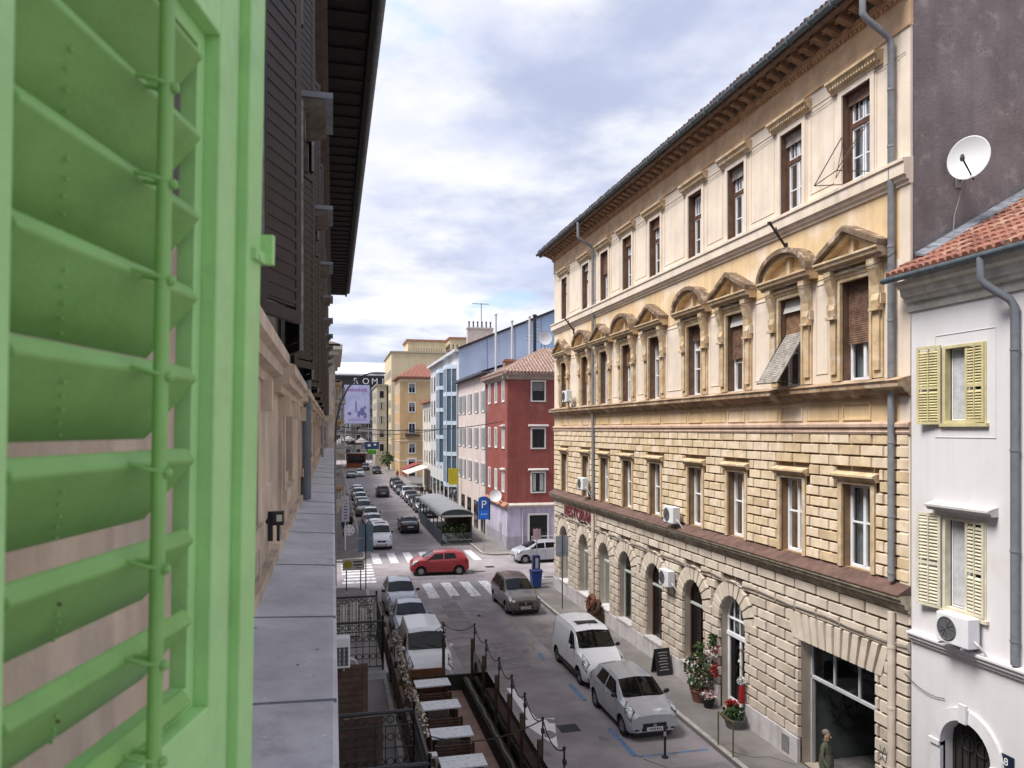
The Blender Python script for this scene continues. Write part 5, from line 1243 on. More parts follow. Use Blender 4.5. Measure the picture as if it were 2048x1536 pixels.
pot_plant('big round leafy plant with pinkish blooms in a brick red pot by the door', (12.15, 23.35, .14), .33, .42, tcp, [('foliage', (0,0,1.05), .55, 520, lf, .08, 1.25), ('flowers', (-.05,-.1,1.05), .58, 110, [pinkf, whf_, tcp], .05, 1.2), ('top_shoots', (.1,.2,1.75), .22, 70, lf[:1], .08, 1.6)])
pot_plant('small pale pink flowering plant in a black pot beside the doorstep', (12.15, 22.75, .14), .2, .26, blp, [('flowers', (0,0,.42), .28, 150, [pinkf, whf_, pinkf], .06, .6), ('foliage', (0,0,.34), .24, 80, lf, .06, .6)])
pot_plant('red poinsettia over dark greenery in a planter right of the shop door', (12.1, 21.05, .14), .3, .3, drp, [('foliage', (0,0,.42), .36, 260, lf[:2], .08, .8), ('flowers', (.02,.1,.66), .22, 130, [redf], .06, .8)])
dc = thing('red_door_bow', 'red cloth bow and white bouquet decoration standing right of the shop door', 'decoration', (12.42, 21.12, .14)); m = MB(); m.hexa([(-.1,-.08,.7),(.08,-.08,.7),(.08,.08,.7),(-.1,.08,.7),(-.07,-.07,1.25),(.07,-.07,1.25),(.07,.07,1.25),(-.07,.07,1.25)]); part('cloth', m, mat('red_cloth', (.30,.015,.02), var=.2, scale=5), dc, bevel=.03); m = MB(); foliage(m, (0,0,1.4), .14, 60, 1, random.Random(4), .06); part('bouquet', m, whf_, dc)
dc = thing('door_wreath', 'red and white flower wreath hanging on the shop door glass', 'wreath', (12.92, 21.75, 2.0)); m = MB(); rg = random.Random(8)
for k in range(12): foliage(m, (0, .24*math.cos(k*PI/6), .3*math.sin(k*PI/6)), .12, 12, 3, rg, .06)
part('flowers', m, [redf, whf_, lf[1]], dc)
dc = thing('hanging_decoration', 'hanging red and white baubles and greenery left of the shop door', 'decoration', (12.42, 22.98, 1.1)); m = MB(); rg = random.Random(9); foliage(m, (0,0,1.25), .2, 70, 2, rg, .07); foliage(m, (.02,.05,1.0), .18, 60, 1, rg, .06); part('greenery', m, lf, dc)
m = MB(); foliage(m, (0,-.05,.85), .2, 90, 2, rg, .06, 1.4); foliage(m, (0,-.15,.25), .16, 70, 1, rg, .06, 1.8); part('red_blooms', m, [redf, whf_], dc); m = MB(); foliage(m, (-.05,.1,.45), .2, 90, 1, rg, .045, 2.2); part('white_blooms', m, [whf_], dc); m = MB(); m.tube([(0,.0,-.95),(0,0,1.3)], .012, 5); part('stand', m, black, dc)
wr = thing('flower_baskets', 'two round brown wreath baskets on the pavement behind the white van', 'basket', (12.3, 34.6, .14))
for k, (y, z) in enumerate(((0,.85),(-.75,.75))):
    m = MB(); c = Vector((-.1,y,z)); m.tube([c + Vector((.1*math.sin(t), .3*math.cos(t), .3*math.sin(t))) for t in [2*PI*j/16 for j in range(17)]], .11, 8); foliage(m, c, .34, 110, 1, random.Random(k), .06); part('wreath', m, [mat('rusty_brown_wreath', (.16,.06,.03) if k == 0 else (.08,.035,.025), var=.4, scale=10)] if k == 0 else [mat('dark_brown_wreath', (.07,.03,.022), var=.4, scale=10)], wr)
m = MB(); m.box(-.2,.2,-1.1,.3,0,.45); part('stand', m, woodd, wr)
# signs
def sign_post(t, z0, z1, m_=None, x=0, r=.032):
    m = MB(); m.tube([(x,0,z0),(x,0,z1)], r, 8); part('post', m, m_ or pipe_g, t)
sgray = mat('sign_back_grey', (.33,.37,.43), var=.05, rough=.4); sblue = mat('sign_blue', (.02,.09,.36), var=.03, rough=.4); swh = mat('sign_white', (.7,.71,.73), var=0, rough=.4)
t = thing('parking_sign', 'blue parking sign with a white P on a grey post by the red house corner', 'sign', (11.05, 55.5, .14)); sign_post(t, 0, 4.1)
m = MB(); m.box(-.42,.42,-.06,-.03,2.45,4.0); m.ball((0,-.045,4.0), .42, 12, 0, 1, .035, .45); part('panel', m, sblue, t, bevel=.01); text('letter', 'P', .85, swh, t, TXT((1,0,0),(0,0,1),(0,-1,0),(0,-.07,3.55)), .004)
m = MB(); m.box(-.38,.38,-.066,-.061,2.5,3.12); part('lower_panel', m, mat('sign_bright_blue', (.02,.14,.60), var=0, rough=.4), t); m = MB()
for k in range(5): m.tube([(-.2+k*.1,-.07,2.75+.05*(k%2)),(-.15+k*.1,-.07,2.92-.04*(k%2))], .018, 4)
part('symbol', m, mat('pale_blue_mark', (.3,.42,.75), var=0), t); m = MB(); m.box(.36,.5,-.02,.03,2.4,4.0); part('side_case', m, mat('dark_navy', (.02,.03,.07), var=0), t)
t = thing('traffic_sign', 'grey back of a square traffic sign on a thin post by the right pavement', 'sign', (11.5, 37.0, .14)); sign_post(t, 0, 3.85, mat('dark_post', (.08,.085,.09), var=.1)); m = MB(); m.box(-.34,.34,.035,.05,2.7,3.75); m.box(-.3,.3,.02,.035,2.9,2.93); m.box(-.3,.3,.02,.035,3.5,3.53); part('panel', m, sgray, t, bevel=.02)
t = thing('traffic_sign', 'tall blue grey double panel sign back on a black post at the left crossing corner', 'sign', (1.85, 44.2, .14)); sign_post(t, 0, 3.8, black); m = MB(); m.box(-.42,.42,.035,.05,2.95,3.75); m.box(-.42,.42,.035,.05,2.15,2.92); part('panel', m, mat('sign_back_blue', (.16,.24,.32), var=.06, rough=.4), t, bevel=.015)
t = thing('direction_sign', 'white information board with a yellow round emblem and dark lines near the left kerb', 'sign', (1.15, 44.0, .14)); sign_post(t, 0, 1.75, black, -.4); sign_post(t, 0, 1.75, black, .4); m = MB(); m.box(-.62,.62,-.05,-.02,1.15,1.8); part('panel', m, mat('sign_cream', (.55,.55,.50), var=.05), t)
m = MB(); m.lathe([(.24,-.06),(.24,-.051)], 18, (-.33,0,1.5), 'y'); part('emblem', m, mat('yellow_emblem', (.36,.32,.06), var=.25, scale=9), t)
m = MB(); m.box(-.02,.5,-.058,-.051,1.6,1.68); m.box(-.02,.5,-.058,-.051,1.42,1.5); m.box(.08,.45,-.058,-.051,1.27,1.31); part('text_lines', m, mat('sign_dark', (.04,.045,.05), var=0), t)
t = thing('shop_banner', 'tall white vertical banner sign with blue grey marks on the left pavement', 'sign', (.95, 61.0, .14)); sign_post(t, 0, 4.0, whitep); m = MB(); m.box(-.28,.32,-.06,-.03,1.9,3.95); part('panel', m, mat('banner_white', (.52,.54,.62), var=.05), t); m = MB()
for k in range(7): m.box(-.1,.1+.06*(k%2),-.066,-.061,2.1+k*.24,2.2+k*.24)
part('marks', m, mat('banner_marks', (.10,.13,.28), var=0), t)
t = thing('round_sign', 'round white advertising sign on a pale post below the vertical banner', 'sign', (1.0, 58.5, .14)); sign_post(t, 0, 1.9, whitep, -.1, .06); m = MB(); m.lathe([(.42,-.05),(.42,-.02)], 20, (.2,0,1.55), 'y'); part('disc', m, swh, t); m = MB()
for k in range(6): a = k*1.05; m.box(.2+.28*math.cos(a)-.06,.2+.28*math.cos(a)+.06,-.056,-.051,1.55+.28*math.sin(a)-.03,1.55+.28*math.sin(a)+.03)
part('marks', m, mat('banner_marks2', (.07,.08,.1), var=0), t)
t = thing('direction_sign', 'blue street sign with pale marks far down the street', 'sign', (8.2, 165, 0)); sign_post(t, 0, 6.6); m = MB(); m.box(-1.5,1.5,-.1,-.05,5.0,6.6); part('panel', m, mat('sign_dark_blue', (.03,.06,.16), var=.1), t); m = MB(); m.box(-.9,-.3,-.14,-.1,5.6,6.1); m.box(.4,.9,-.14,-.1,5.8,6.2); part('marks', m, swh, t)
t = thing('hanging_sign', 'yellow square shop sign sticking out from the pale house front', 'sign', (13.0, 77.5, 3.4)); m = MB(); m.box(-1.3,-.3,-.06,.06,.2,1.9); part('panel', m, mat('sign_yellow', (.50,.42,.03), var=.1), t); m = MB(); m.tube([(-1.3,0,1.7),(.1,0,1.7)], .03, 5); part('bracket', m, black, t)
t = thing('ticket_machine', 'dark blue parking ticket machine on the right crossing corner', 'parking machine', (11.75, 43.1, .14)); m = MB(); m.box(-.22,.22,-.18,.18,0,1.75); part('body', m, mat('machine_navy', (.02,.03,.10), var=.1, rough=.4), t, bevel=.03); m = MB(); m.box(-.08,.1,-.19,-.181,1.0,1.6); part('screen_panel', m, mat('machine_panel', (.42,.47,.55), var=.05), t)
t = thing('rubbish_bin', 'blue plastic bin beside the ticket machine on the corner', 'bin', (11.5, 42.2, .14)); m = MB(); m.hexa([(-.25,-.25,.08),(.25,-.25,.08),(.25,.25,.08),(-.25,.25,.08),(-.32,-.3,.95),(.32,-.3,.95),(.32,.3,.95),(-.32,.3,.95)]); part('body', m, mat('bin_blue', (.02,.05,.24), var=.1, rough=.5), t, bevel=.03); m = MB(); m.prism([(-.33,.96),(.33,.96),(.33,1.0),(0,1.1),(-.33,1.02)], -.34, .34); part('lid', m, mat('bin_lid', (.025,.03,.12), var=.1), t)
for x_ in (10.95, 12.0): pass
t = thing('guard_rail', 'steel pedestrian guard rail by the lilac ground floor', 'railing', (14.6, 54.7, .14)); m = MB(); m.tube([(0,0,0),(0,0,1.15),(1.7,0,1.15),(1.7,0,0)], .03, 6); m.tube([(0,0,.6),(1.7,0,.6)], .025, 6); part('frame', m, mat('galvanised', (.42,.43,.45), var=.1, rough=.4), t)
t = thing('traffic_sign', 'thin grey post with small sign in front of the silver car', 'sign', (12.6, 46.0, .0)); sign_post(t, 0, 3.1); m = MB(); m.box(-.25,.25,-.05,-.03,2.4,3.05); part('panel', m, mat('sign_red_white', (.5,.36,.40), var=.2), t)
lm = thing('street_lamp', 'tall curved arm street lamp rising beside the left building end', 'street lamp', (.12, 45.4, .14)); m = MB(); m.tube([(0,0,0),(0,0,1.2),(0,0,8.5)], [.1,.09,.07], 10); part('pole', m, pipe_g, lm, smooth=True)
m = MB(); m.tube([(0,0,8.5),(.05,0,9.6),(.3,0,10.8),(.75,0,11.7),(1.4,0,12.35),(2.1,0,12.6)], [.065,.06,.055,.05,.045,.04], 8); part('arm', m, mat('dark_lamp_arm', (.06,.06,.065), var=0), lm, smooth=True); m = MB(); m.ball((2.5,0,12.6), .5, 12, 0, 1, .35, .18); part('lamp_head', m, mat('lamp_head', (.35,.36,.38), var=0), lm, smooth=True)
# pavilion with curved roof on the right beyond the crossing
pvn = thing('cafe_pavilion', 'glazed cafe terrace with curved grey roof beyond the crossing', 'pavilion', (8.5, 60.0, 0))
LW, LL = 2.45, 15.0
m = MB(); n = 10; o_ = [(LW/2 - (LW/2+.12)*math.cos(PI*k/n), 2.42 + .52*math.sin(PI*k/n)) for k in range(n+1)]; i_ = [(x, z-.05) for x, z in o_]
for k in range(n): m.prism([o_[k], o_[k+1], i_[k+1], i_[k]], -.15, LL, 0, 'y')
part('roof', m, mat('grey_canopy', (.26,.275,.30), var=.08, scale=.8, rough=.6), pvn, smooth=False)
m = MB(); m.prism(o_ , -.06, -.02, 0, 'y'); part('gable', m, mat('dark_green_valance', (.055,.08,.085), var=.1), pvn)
m = MB(); m.box(-.1, LW+.1, -.1, -.0, 2.3, 2.44); m.box(-.12, -.02, -.1, LL, 2.3, 2.42); part('beam', m, mat('pale_beam', (.45,.45,.43), var=.1), pvn)
for y in [0, 2.5, 5, 7.5, 10, 12.5, 15]:
    for x in (0, LW): m = MB(); m.box(x-.04,x+.04,y-.04,y+.04,0,2.35); part('post', m, mat('dark_green_post', (.05,.065,.065), var=0), pvn)
m = MB(); m.box(-.03,.0,.04,LL,.1,1.15); part('side_panel', m, mat('slate_panel', (.065,.09,.115), var=.1), pvn); m = MB(); m.box(.05,LW,-.02,.0,.12,1.0); part('front_glass', m, tglass, pvn); m = MB(); m.box(0,LW,-.05,LL,.0,.12); m.box(0.05,LW,-.06,-.02,.42,.5); part('floor', m, mat('grey_floor', (.2,.2,.2), var=.1), pvn)
m = MB(); m.box(.15,LW-.1,.2,14.8,2.2,2.24); m.box(LW-.04,LW,0.1,LL,.12,2.3); part('inner_wall', m, mat('dim_wall', (.08,.07,.065), var=.4, scale=1.5), pvn)
for k in range(3):
    t = thing('cafe_table', ['small cafe table at the near end of the glazed pavilion', 'small cafe table in the middle of the glazed pavilion', 'small cafe table deep inside the glazed pavilion'][k], 'table', (9.5+.5*(k%2), 61.2+k*2.6, .12), 0, 'tables in the glazed pavilion'); m = MB(); m.lathe([(.38,.72),(.38,.75)], 14); part('table_top', m, plankw, t); m = MB(); m.tube([(0,0,.02),(0,0,.72)], .04, 6); m.lathe([(.25,0),(.25,.03)], 12); part('leg', m, black, t)
for k, (x, y, lb_) in enumerate(((9.2,60.6,'bushy potted palm at the front left inside the pavilion'),(10.2,60.7,'leafy potted plant at the front right inside the pavilion'))):
    t = thing('potted_plant', lb_, 'potted plant', (x,y,.12)); m = MB(); m.lathe([(.18,0),(.25,.45)], 10); part('pot', m, drp, t); m = MB(); foliage(m, (0,0,1.0), .55, 160, 3, random.Random(k), .16, 1.1); part('foliage', m, lf + [], t)
# awnings, kiosk and greenery far down
t = thing('shop_awning', 'cream slanted shop awning with red edge on the right pavement', 'awning', (13.9, 112, 2.6)); m = MB(); m.prism([(-3.2,0),(-3.2,.12),(.0,1.1),(.0,.95)], 0, 8, 0, 'y'); part('canvas', m, mat('cream_canvas', (.58,.50,.45), var=.1), t); m = MB(); m.box(-3.25,-3.15,0,8,-.3,.12); part('valance', m, mat('dark_red_valance', (.22,.04,.04), var=.2), t)
t = thing('shop_awning', 'dark red awning beyond the cream one', 'awning', (13.9, 124, 2.6)); m = MB(); m.prism([(-2.6,0),(-2.6,.12),(.0,1.1),(.0,.95)], 0, 6, 0, 'y'); part('canvas', m, mat('dark_red_valance', (.22,.04,.04), var=.2), t)
t = thing('kiosk', 'red brown kiosk with grey awnings at the street end', 'kiosk', (3.2, 186, 0)); m = MB(); m.box(0,4.6,0,3,0,3.4); part('body', m, mat('red_brown_kiosk', (.14,.05,.038), var=.2), t); m = MB(); m.box(-.4,5,-.8,3.2,3.4,3.6); m.box(-2.6,1.0,-1.5,2.5,4.6,5.2); part('roof', m, mat('grey_canvas', (.30,.28,.28), var=.2), t); m = MB(); m.box(.4,4.2,-.05,.0,1.2,2.8); part('window', m, dglass, t); m = MB(); m.box(-.05,4.65,-.06,.0,.0,.9); part('counter', m, mat('orange_counter', (.24,.08,.04), var=.1), t)
t = thing('market_awning', 'bright green market awning beside the red kiosk', 'awning', (8.4, 188, 0)); m = MB(); m.prism([(-.2,4.2),(1.0,5.0),(2.4,5.2),(2.4,3.4),(-.2,3.2)], 0, 4.6); part('canvas', m, mat('bright_green_canvas', (.08,.26,.03), var=.2, scale=1), t)
m = MB(); m.tube([(0,0,0),(0,0,3.3)], .06, 5); m.tube([(4.6,0,0),(4.6,0,3.3)], .06, 5); part('posts', m, pipe_g, t)
t = thing('parasol_group', 'cluster of grey market parasols in front of the poster block', 'parasol', (1.6, 205, 0))
for k in range(5):
    m = MB(); m.lathe([(2.0,5.2+.5*(k%3)),(1.9,5.5+.5*(k%3)),(.1,6.6+.5*(k%3))], 10, (k*1.7-1,(k%2)*2,0)); m.tube([(k*1.7-1,(k%2)*2,0),(k*1.7-1,(k%2)*2,6.2)], .06, 5); part('parasol', m, mat('grey_parasol', (.25,.235,.24), var=.25, scale=.8), t)
m = MB(); foliage(m, (0,0,2.2), 1.5, 200, 3, random.Random(2), .3); o = solo('bush', m, lf, 'dark green bush by the street end kerb', 'bush', (11.4, 168, .6))
def tree(label, x, y, h, r, n, seed):
    t = thing('street_tree', label, 'tree', (x,y,0), 0); m = MB(); m.tube([(0,0,0),(.1,0,h*.3),(-.1,.1,h*.6)], [.22,.17,.1], 8); rg = random.Random(seed)
    for k in range(5): a = k*1.3; m.tube([(-.05,.05,h*.4),(r*.5*math.cos(a),r*.5*math.sin(a),h*.75)], [.09,.03], 5)
    part('trunk', m, mat('bark', (.10,.075,.055), var=.3, scale=5), t); m = MB()
    for k in range(9): a = rg.uniform(0,6.28); foliage(m, (r*.55*math.cos(a)*rg.random(), r*.55*math.sin(a)*rg.random(), h*.72+rg.uniform(-.2,.22)*h), r*.45, n//9, 3, rg, .28)
    part('crown', m, lf, t)
tree('small olive tree far down the right pavement', 12.3, 172, 4.6, 1.3, 300, 2)

for k, (a, b, sg_, lb_) in enumerate((((.2,57,9.6),(13,57.5,10.0),.5,'thin black wire across the street by the red house'), ((.3,84,9.2),(13.2,86,9.6),.6,'thin black wire across the street by the blue bay windows'), ((.35,120,8.0),(14.2,121,8.4),.6,'thin wire across the far street by the white narrow house'))):
    m = MB(); m.tube(sag(a, b, 12, sg_), .03, 4); solo('overhead_wire', m, black, lb_, 'wire', group='wires across the street')
# ================================================================== vehicles
cglass = glass_mat('car_glass', thru=False, refl=.3, base=(.004,.005,.006))
tyre_m = mat('tyre_rubber', (.018,.018,.019), var=.1, rough=.8); rim_m = mat('alloy_rim', (.32,.33,.35), var=0, rough=.35, metal=.7)
lamp_m = mat('headlamp_glass', (.62,.66,.68), col2=(.12,.13,.14), amt2=.52, scale2=7, var=.1, scale=9, rough=.08, spec=.8); tail_m = mat('tail_lamp', (.28,.02,.02), var=.1, rough=.15)
plate_m = mat('number_plate_white', (.62,.63,.65), var=0); blackp = mat('black_plastic', (.02,.02,.022), var=0, rough=.55)
def paint(name, c, metal=.0, rough=.32): return mat('paint_'+name, c, rough=rough, metal=metal, var=.03, scale=3, spec=.5, coat=.5)
P = dict(silver=paint('silver', (.44,.46,.51), .25, .24), white=paint('white', (.74,.76,.81)), grey=paint('grey_brown', (.16,.14,.135), .35), red=paint('red', (.34,.022,.028)), black=paint('black', (.016,.017,.022)),
         dark=paint('dark_blue', (.022,.028,.045)), lblue=paint('light_blue_grey', (.42,.46,.55), .2), green=paint('dark_green', (.03,.05,.045)), sgrey=paint('slate_grey', (.12,.13,.145), .3))
# stations: x, z bottom, half width bottom, half width middle, z belt, half width belt, z top, half width top
ST = {
 'hatch': dict(L=3.75, W=.845, r=.295, wx=(.66,3.10), st=[(0,.32,.66,.71,.66,.66,.78,.50),(.06,.26,.73,.77,.74,.72,.85,.56),(.18,.22,.78,.82,.85,.785,.93,.61),(.40,.20,.79,.835,.93,.805,1.0,.64),(.74,.20,.80,.845,.98,.825,1.07,.68),(.82,.20,.80,.845,.985,.825,1.10,.68),(1.55,.20,.80,.845,.99,.82,1.48,.60),(2.3,.20,.80,.845,1.0,.82,1.53,.58),(2.9,.20,.80,.845,1.03,.81,1.51,.56),(3.35,.21,.79,.83,1.06,.79,1.42,.53),(3.6,.24,.76,.80,1.04,.75,1.16,.58),(3.70,.30,.72,.76,.90,.72,.98,.58),(3.75,.36,.66,.70,.80,.66,.86,.52)],
   ws=(.80,1.53), roof=(1.6,3.2), side=[(1.10,2.08),(2.16,2.95)], rw=(3.38,3.6), hl=(.05,.60,3.55,5.2), tl=(3.52,3.68), plate_z=.47, grille=(.40,.56,.62)),
 'mpv': dict(L=4.4, W=.895, r=.315, wx=(.80,3.5), st=[(0,.36,.66,.72,.64,.68,.78,.50),(.08,.28,.75,.80,.74,.75,.84,.56),(.22,.22,.82,.86,.84,.81,.91,.62),(.6,.2,.85,.885,.94,.85,1.01,.66),(1.0,.2,.86,.895,1.0,.86,1.09,.70),(1.1,.2,.86,.895,1.01,.86,1.13,.70),(1.95,.2,.86,.895,1.03,.86,1.56,.62),(2.6,.2,.86,.895,1.05,.86,1.65,.62),(3.5,.2,.86,.89,1.07,.85,1.63,.60),(4.0,.22,.84,.87,1.08,.83,1.57,.57),(4.25,.26,.80,.84,1.06,.79,1.25,.62),(4.36,.32,.76,.80,.94,.75,1.02,.62),(4.4,.38,.72,.75,.84,.7,.9,.56)],
   ws=(1.1,1.92), roof=(1.92,3.9), side=[(1.45,2.3),(2.38,3.15),(3.22,3.85)], rw=(4.02,4.24), hl=(.06,.62,3.55,5.0), tl=(4.15,4.3), plate_z=.50, grille=(.56,.68,.6)),
 'van': dict(L=4.25, W=.86, r=.315, wx=(.80,3.52), st=[(0,.36,.66,.72,.66,.68,.80,.52),(.08,.28,.74,.79,.78,.75,.88,.58),(.24,.23,.81,.84,.92,.80,1.0,.62),(.62,.22,.83,.86,1.06,.82,1.13,.68),(.95,.22,.84,.86,1.10,.83,1.19,.72),(1.02,.22,.84,.86,1.11,.83,1.23,.72),(1.6,.22,.84,.86,1.13,.83,1.72,.68),(1.95,.22,.84,.86,1.14,.83,1.83,.69),(3.9,.22,.84,.86,1.14,.82,1.84,.68),(4.15,.25,.82,.84,1.12,.80,1.80,.66),(4.22,.30,.80,.82,1.05,.79,1.66,.66),(4.25,.36,.78,.80,.98,.77,1.5,.62)],
   ws=(1.03,1.66), roof=(1.66,4.1), side=[(1.3,2.05)], rw=(4.16,4.24), hl=(.06,.66,3.5,5.0), tl=(4.1,4.22), plate_z=.50, grille=(.60,.74,.5)),
 'sedan': dict(L=4.3, W=.86, r=.305, wx=(.78,3.42), st=[(0,.36,.64,.70,.62,.66,.70,.50),(.08,.28,.74,.79,.68,.74,.76,.56),(.24,.22,.80,.84,.76,.80,.83,.62),(.7,.2,.82,.855,.86,.82,.93,.66),(1.2,.2,.82,.86,.92,.83,1.0,.68),(1.3,.2,.82,.86,.93,.83,1.03,.68),(2.1,.2,.82,.86,.95,.83,1.40,.58),(2.6,.2,.82,.86,.97,.83,1.45,.57),(3.1,.2,.82,.86,.99,.83,1.40,.55),(3.7,.21,.82,.85,1.0,.81,1.10,.62),(4.1,.24,.79,.82,.96,.77,1.03,.6),(4.25,.32,.74,.78,.86,.73,.93,.56),(4.3,.38,.68,.72,.78,.68,.84,.5)],
   ws=(1.3,2.08), roof=(2.08,3.0), side=[(1.55,2.35),(2.43,3.2)], rw=(3.12,3.66), hl=(.06,.6,3.5,4.9), tl=(4.05,4.24), plate_z=.5, grille=(.56,.66,.55)),
}
def car_surface(D):
    st = D['st']
    def par(x):
        def lin(x):
            x = min(max(x, 0), D['L'])
            for a, b in zip(st, st[1:]):
                if x <= b[0] + 1e-9:
                    t = (x-a[0])/(b[0]-a[0]); return [a[k]+(b[k]-a[k])*t for k in range(1, 8)]
            return list(st[-1][1:])
        d = .05; A, B, C_ = lin(x-d), lin(x), lin(x+d)
        return [(A[k]+2*B[k]+C_[k])/4 for k in range(7)]
    def ctrl(x):
        zb, wb, wm, zbe, wbe, zt, wt = par(x); hgt = zt - zbe
        return [(0,zb),(wb*.8,zb),(wb,zb+.07),(wm,zb+(zbe-zb)*.55),(wbe,zbe),(wt+(wbe-wt)*.10,zbe+hgt*.86),(wt*.80,zt-.015-.02*min(1,hgt)),(0,zt+.015)]
    def S(x, v, side=1):
        c = ctrl(x); n = len(c)-1; v = min(max(v, 0), n-1e-6); i = int(v); t = v - i
        p1, p2 = c[i], c[i+1]
        p0 = c[i-1] if i > 0 else (-c[1][0], c[1][1]); p3 = c[i+2] if i+2 <= n else (-c[n-1][0], c[n-1][1])
        if i == 4: y, z = p1[0]+(p2[0]-p1[0])*t, p1[1]+(p2[1]-p1[1])*t
        else:
            m1 = [(p2[k]-p0[k])*.5*.7 for k in (0,1)]; m2 = [(p3[k]-p1[k])*.5*.7 for k in (0,1)]
            if i == 3: m2 = [p2[k]-p1[k] for k in (0,1)]; m2 = [q*.5 for q in m2]
            h = (2*t**3-3*t*t+1, t**3-2*t*t+t, -2*t**3+3*t*t, t**3-t*t)
            y, z = [h[0]*p1[k]+h[1]*m1[k]+h[2]*p2[k]+h[3]*m2[k] for k in (0,1)]
        return Vector((x, side*y, z))
    return S
def make_car(kind, name, label, cat, pm, opts=()):
    D = ST[kind]; S = car_surface(D); L_, W = D['L'], D['W']
    car = thing(name, label, cat)
    # closed body shell
    xs = sorted(set([s[0] for s in D['st']] + [L_*k/44 for k in range(45)])); vs = [k/3 for k in range(22)]
    m = MB(); rings = []
    for x in xs:
        ring = [S(x, v, 1) for v in vs] + [S(x, v, -1) for v in vs[::-1][1:-1]]
        rings.append([m.av(p) for p in ring])
    for A, B in zip(rings, rings[1:]):
        n = len(A)
        for j in range(n): m.idx([A[j], A[(j+1)%n], B[(j+1)%n], B[j]])
    m.idx(rings[0][::-1]); m.idx(rings[-1])
    me = m.mesh('body', [pm, blackp], True)
    o = link('body', me)
    for wx in D['wx']:      # real wheel arches cut out of the shell
        c = MB(); c.lathe([(D['r']+.065, -1.2), (D['r']+.065, 1.2)], 24, (wx, 0, D['r']+.01), 'y'); co = link('cut', c.mesh('cut', blackp))
        b = o.modifiers.new('arch', 'BOOLEAN'); b.operation = 'DIFFERENCE'; b.object = co; b.solver = 'EXACT'
        bpy.context.view_layer.update(); dg = bpy.context.evaluated_depsgraph_get(); nm = bpy.data.meshes.new_from_object(o.evaluated_get(dg))
        o.modifiers.clear(); o.data = nm; bpy.data.objects.remove(co)
    o.data.name = 'body'; nm = o.data
    nm.polygons.foreach_set('use_smooth', [True]*len(nm.polygons))
    try: nm.set_sharp_from_angle(angle=R(32))
    except Exception: pass
    if len(nm.materials) < 2: nm.materials.append(blackp)
    o.parent = car
    m = MB(); m.box(.2, L_-.2, -W+.24, W-.24, .115, .6); part('underbody', m, blackp, car)
    def patch(q, nu=10, nv=6, off=.006, side=1, mb=None):
        mb = mb or MB(); (xa,va),(xb,vb),(xc,vc),(xd,vd) = q; g = []
        for i in range(nu+1):
            row = []
            for j in range(nv+1):
                u, t = i/nu, j/nv; x = (xa*(1-u)+xb*u)*(1-t)+(xd*(1-u)+xc*u)*t; v = (va*(1-u)+vb*u)*(1-t)+(vd*(1-u)+vc*u)*t
                p = S(x, v, side); e = .01; nn = (S(x+e,v,side)-S(x-e,v,side)).cross(S(x,min(v+e,7),side)-S(x,v-e,side))
                if nn.length > 0: nn.normalize()
                if nn.dot(p - Vector((L_*.5, 0, .7))) < 0: nn = -nn
                if v > 6.99: nn = Vector((nn.x,0,nn.z)); p = Vector((p.x,0,p.z))
                row.append(mb.av(p + nn*off))
            g.append(row)
        for i in range(nu):
            for j in range(nv): mb.idx([g[i][j], g[i+1][j], g[i+1][j+1], g[i][j+1]])
        return mb
    a, b = D['ws']; m = MB()
    for s in (1, -1): patch([(a+.03,5.12),(b-.02,5.3),(b-.02,7),(a-.02,7)], 10, 8, .006, s, m)
    part('windscreen', m, cglass, car, smooth=True, weld=True)
    for xa, xb in D['side']:
        for s in (1, -1):
            first = (xa, xb) == D['side'][0]; last = (xa, xb) == D['side'][-1]
            q = [(xa - (.12 if first else 0), 4.10),(xb, 4.10),(xb - (.12 if last and kind != 'van' else 0), 4.90),(xa + (.42 if first else 0), 4.90)]
            if first: q[3] = (min(xa+.42, b-.02+.06), 4.90)
            part('side_window', patch(q, 10, 5, .005, s), cglass, car, smooth=True)
    a, b = D['rw']; m = MB()
    for s in (1, -1): patch([(a,5.3),(b,5.15),(b,7),(a,7)], 6, 8, .006, s, m)
    part('rear_window', m, cglass, car, smooth=True, weld=True)
    x0, x1, v0, v1 = D['hl']
    for s in (1, -1):
        hb = part('headlight', patch([(x0-.01,v0-.12),(x0+.33,v0+.05),(x1+.06,v1+.1),(x0+.07,v1-.0)], 10, 8, .004, s), blackp, car, smooth=True)
        part('lamp_glass', patch([(x0,v0),(x0+.30,v0+.15),(x1,v1),(x0+.10,v1-.15)], 8, 6, .009, s), lamp_m, hb, smooth=True)
        for vv in (.35, .68):
            p = S(x0+.12+.22*vv, v0+(v1-v0)*vv*.8, s); k_ = MB(); k_.ball((p.x, p.y, p.z), .055, 10, 0, .5, .9, .9); part('reflector', k_, mat('chrome', (.6,.62,.64), rough=.12, metal=1., var=0), hb, smooth=True)
        xa, xb = D['tl']; part('tail_light', patch([(xa,3.4),(xb,3.3),(xb,4.5),(xa,4.7)], 4, 5, .007, s), tail_m, car, smooth=True)
    g0, g1, gw = D['grille']; nz = D['st'][0][1]
    m = MB(); m.box(-.012, .05, -gw*.62, gw*.62, g0, g1); part('grille', m, blackp, car, bevel=.01)
    
    m = MB(); m.lathe([(.055,-.022),(.055,-.008)], 14, (0,0,(g0+g1)/2+.01), 'x'); part('front_badge', m, rim_m, car)
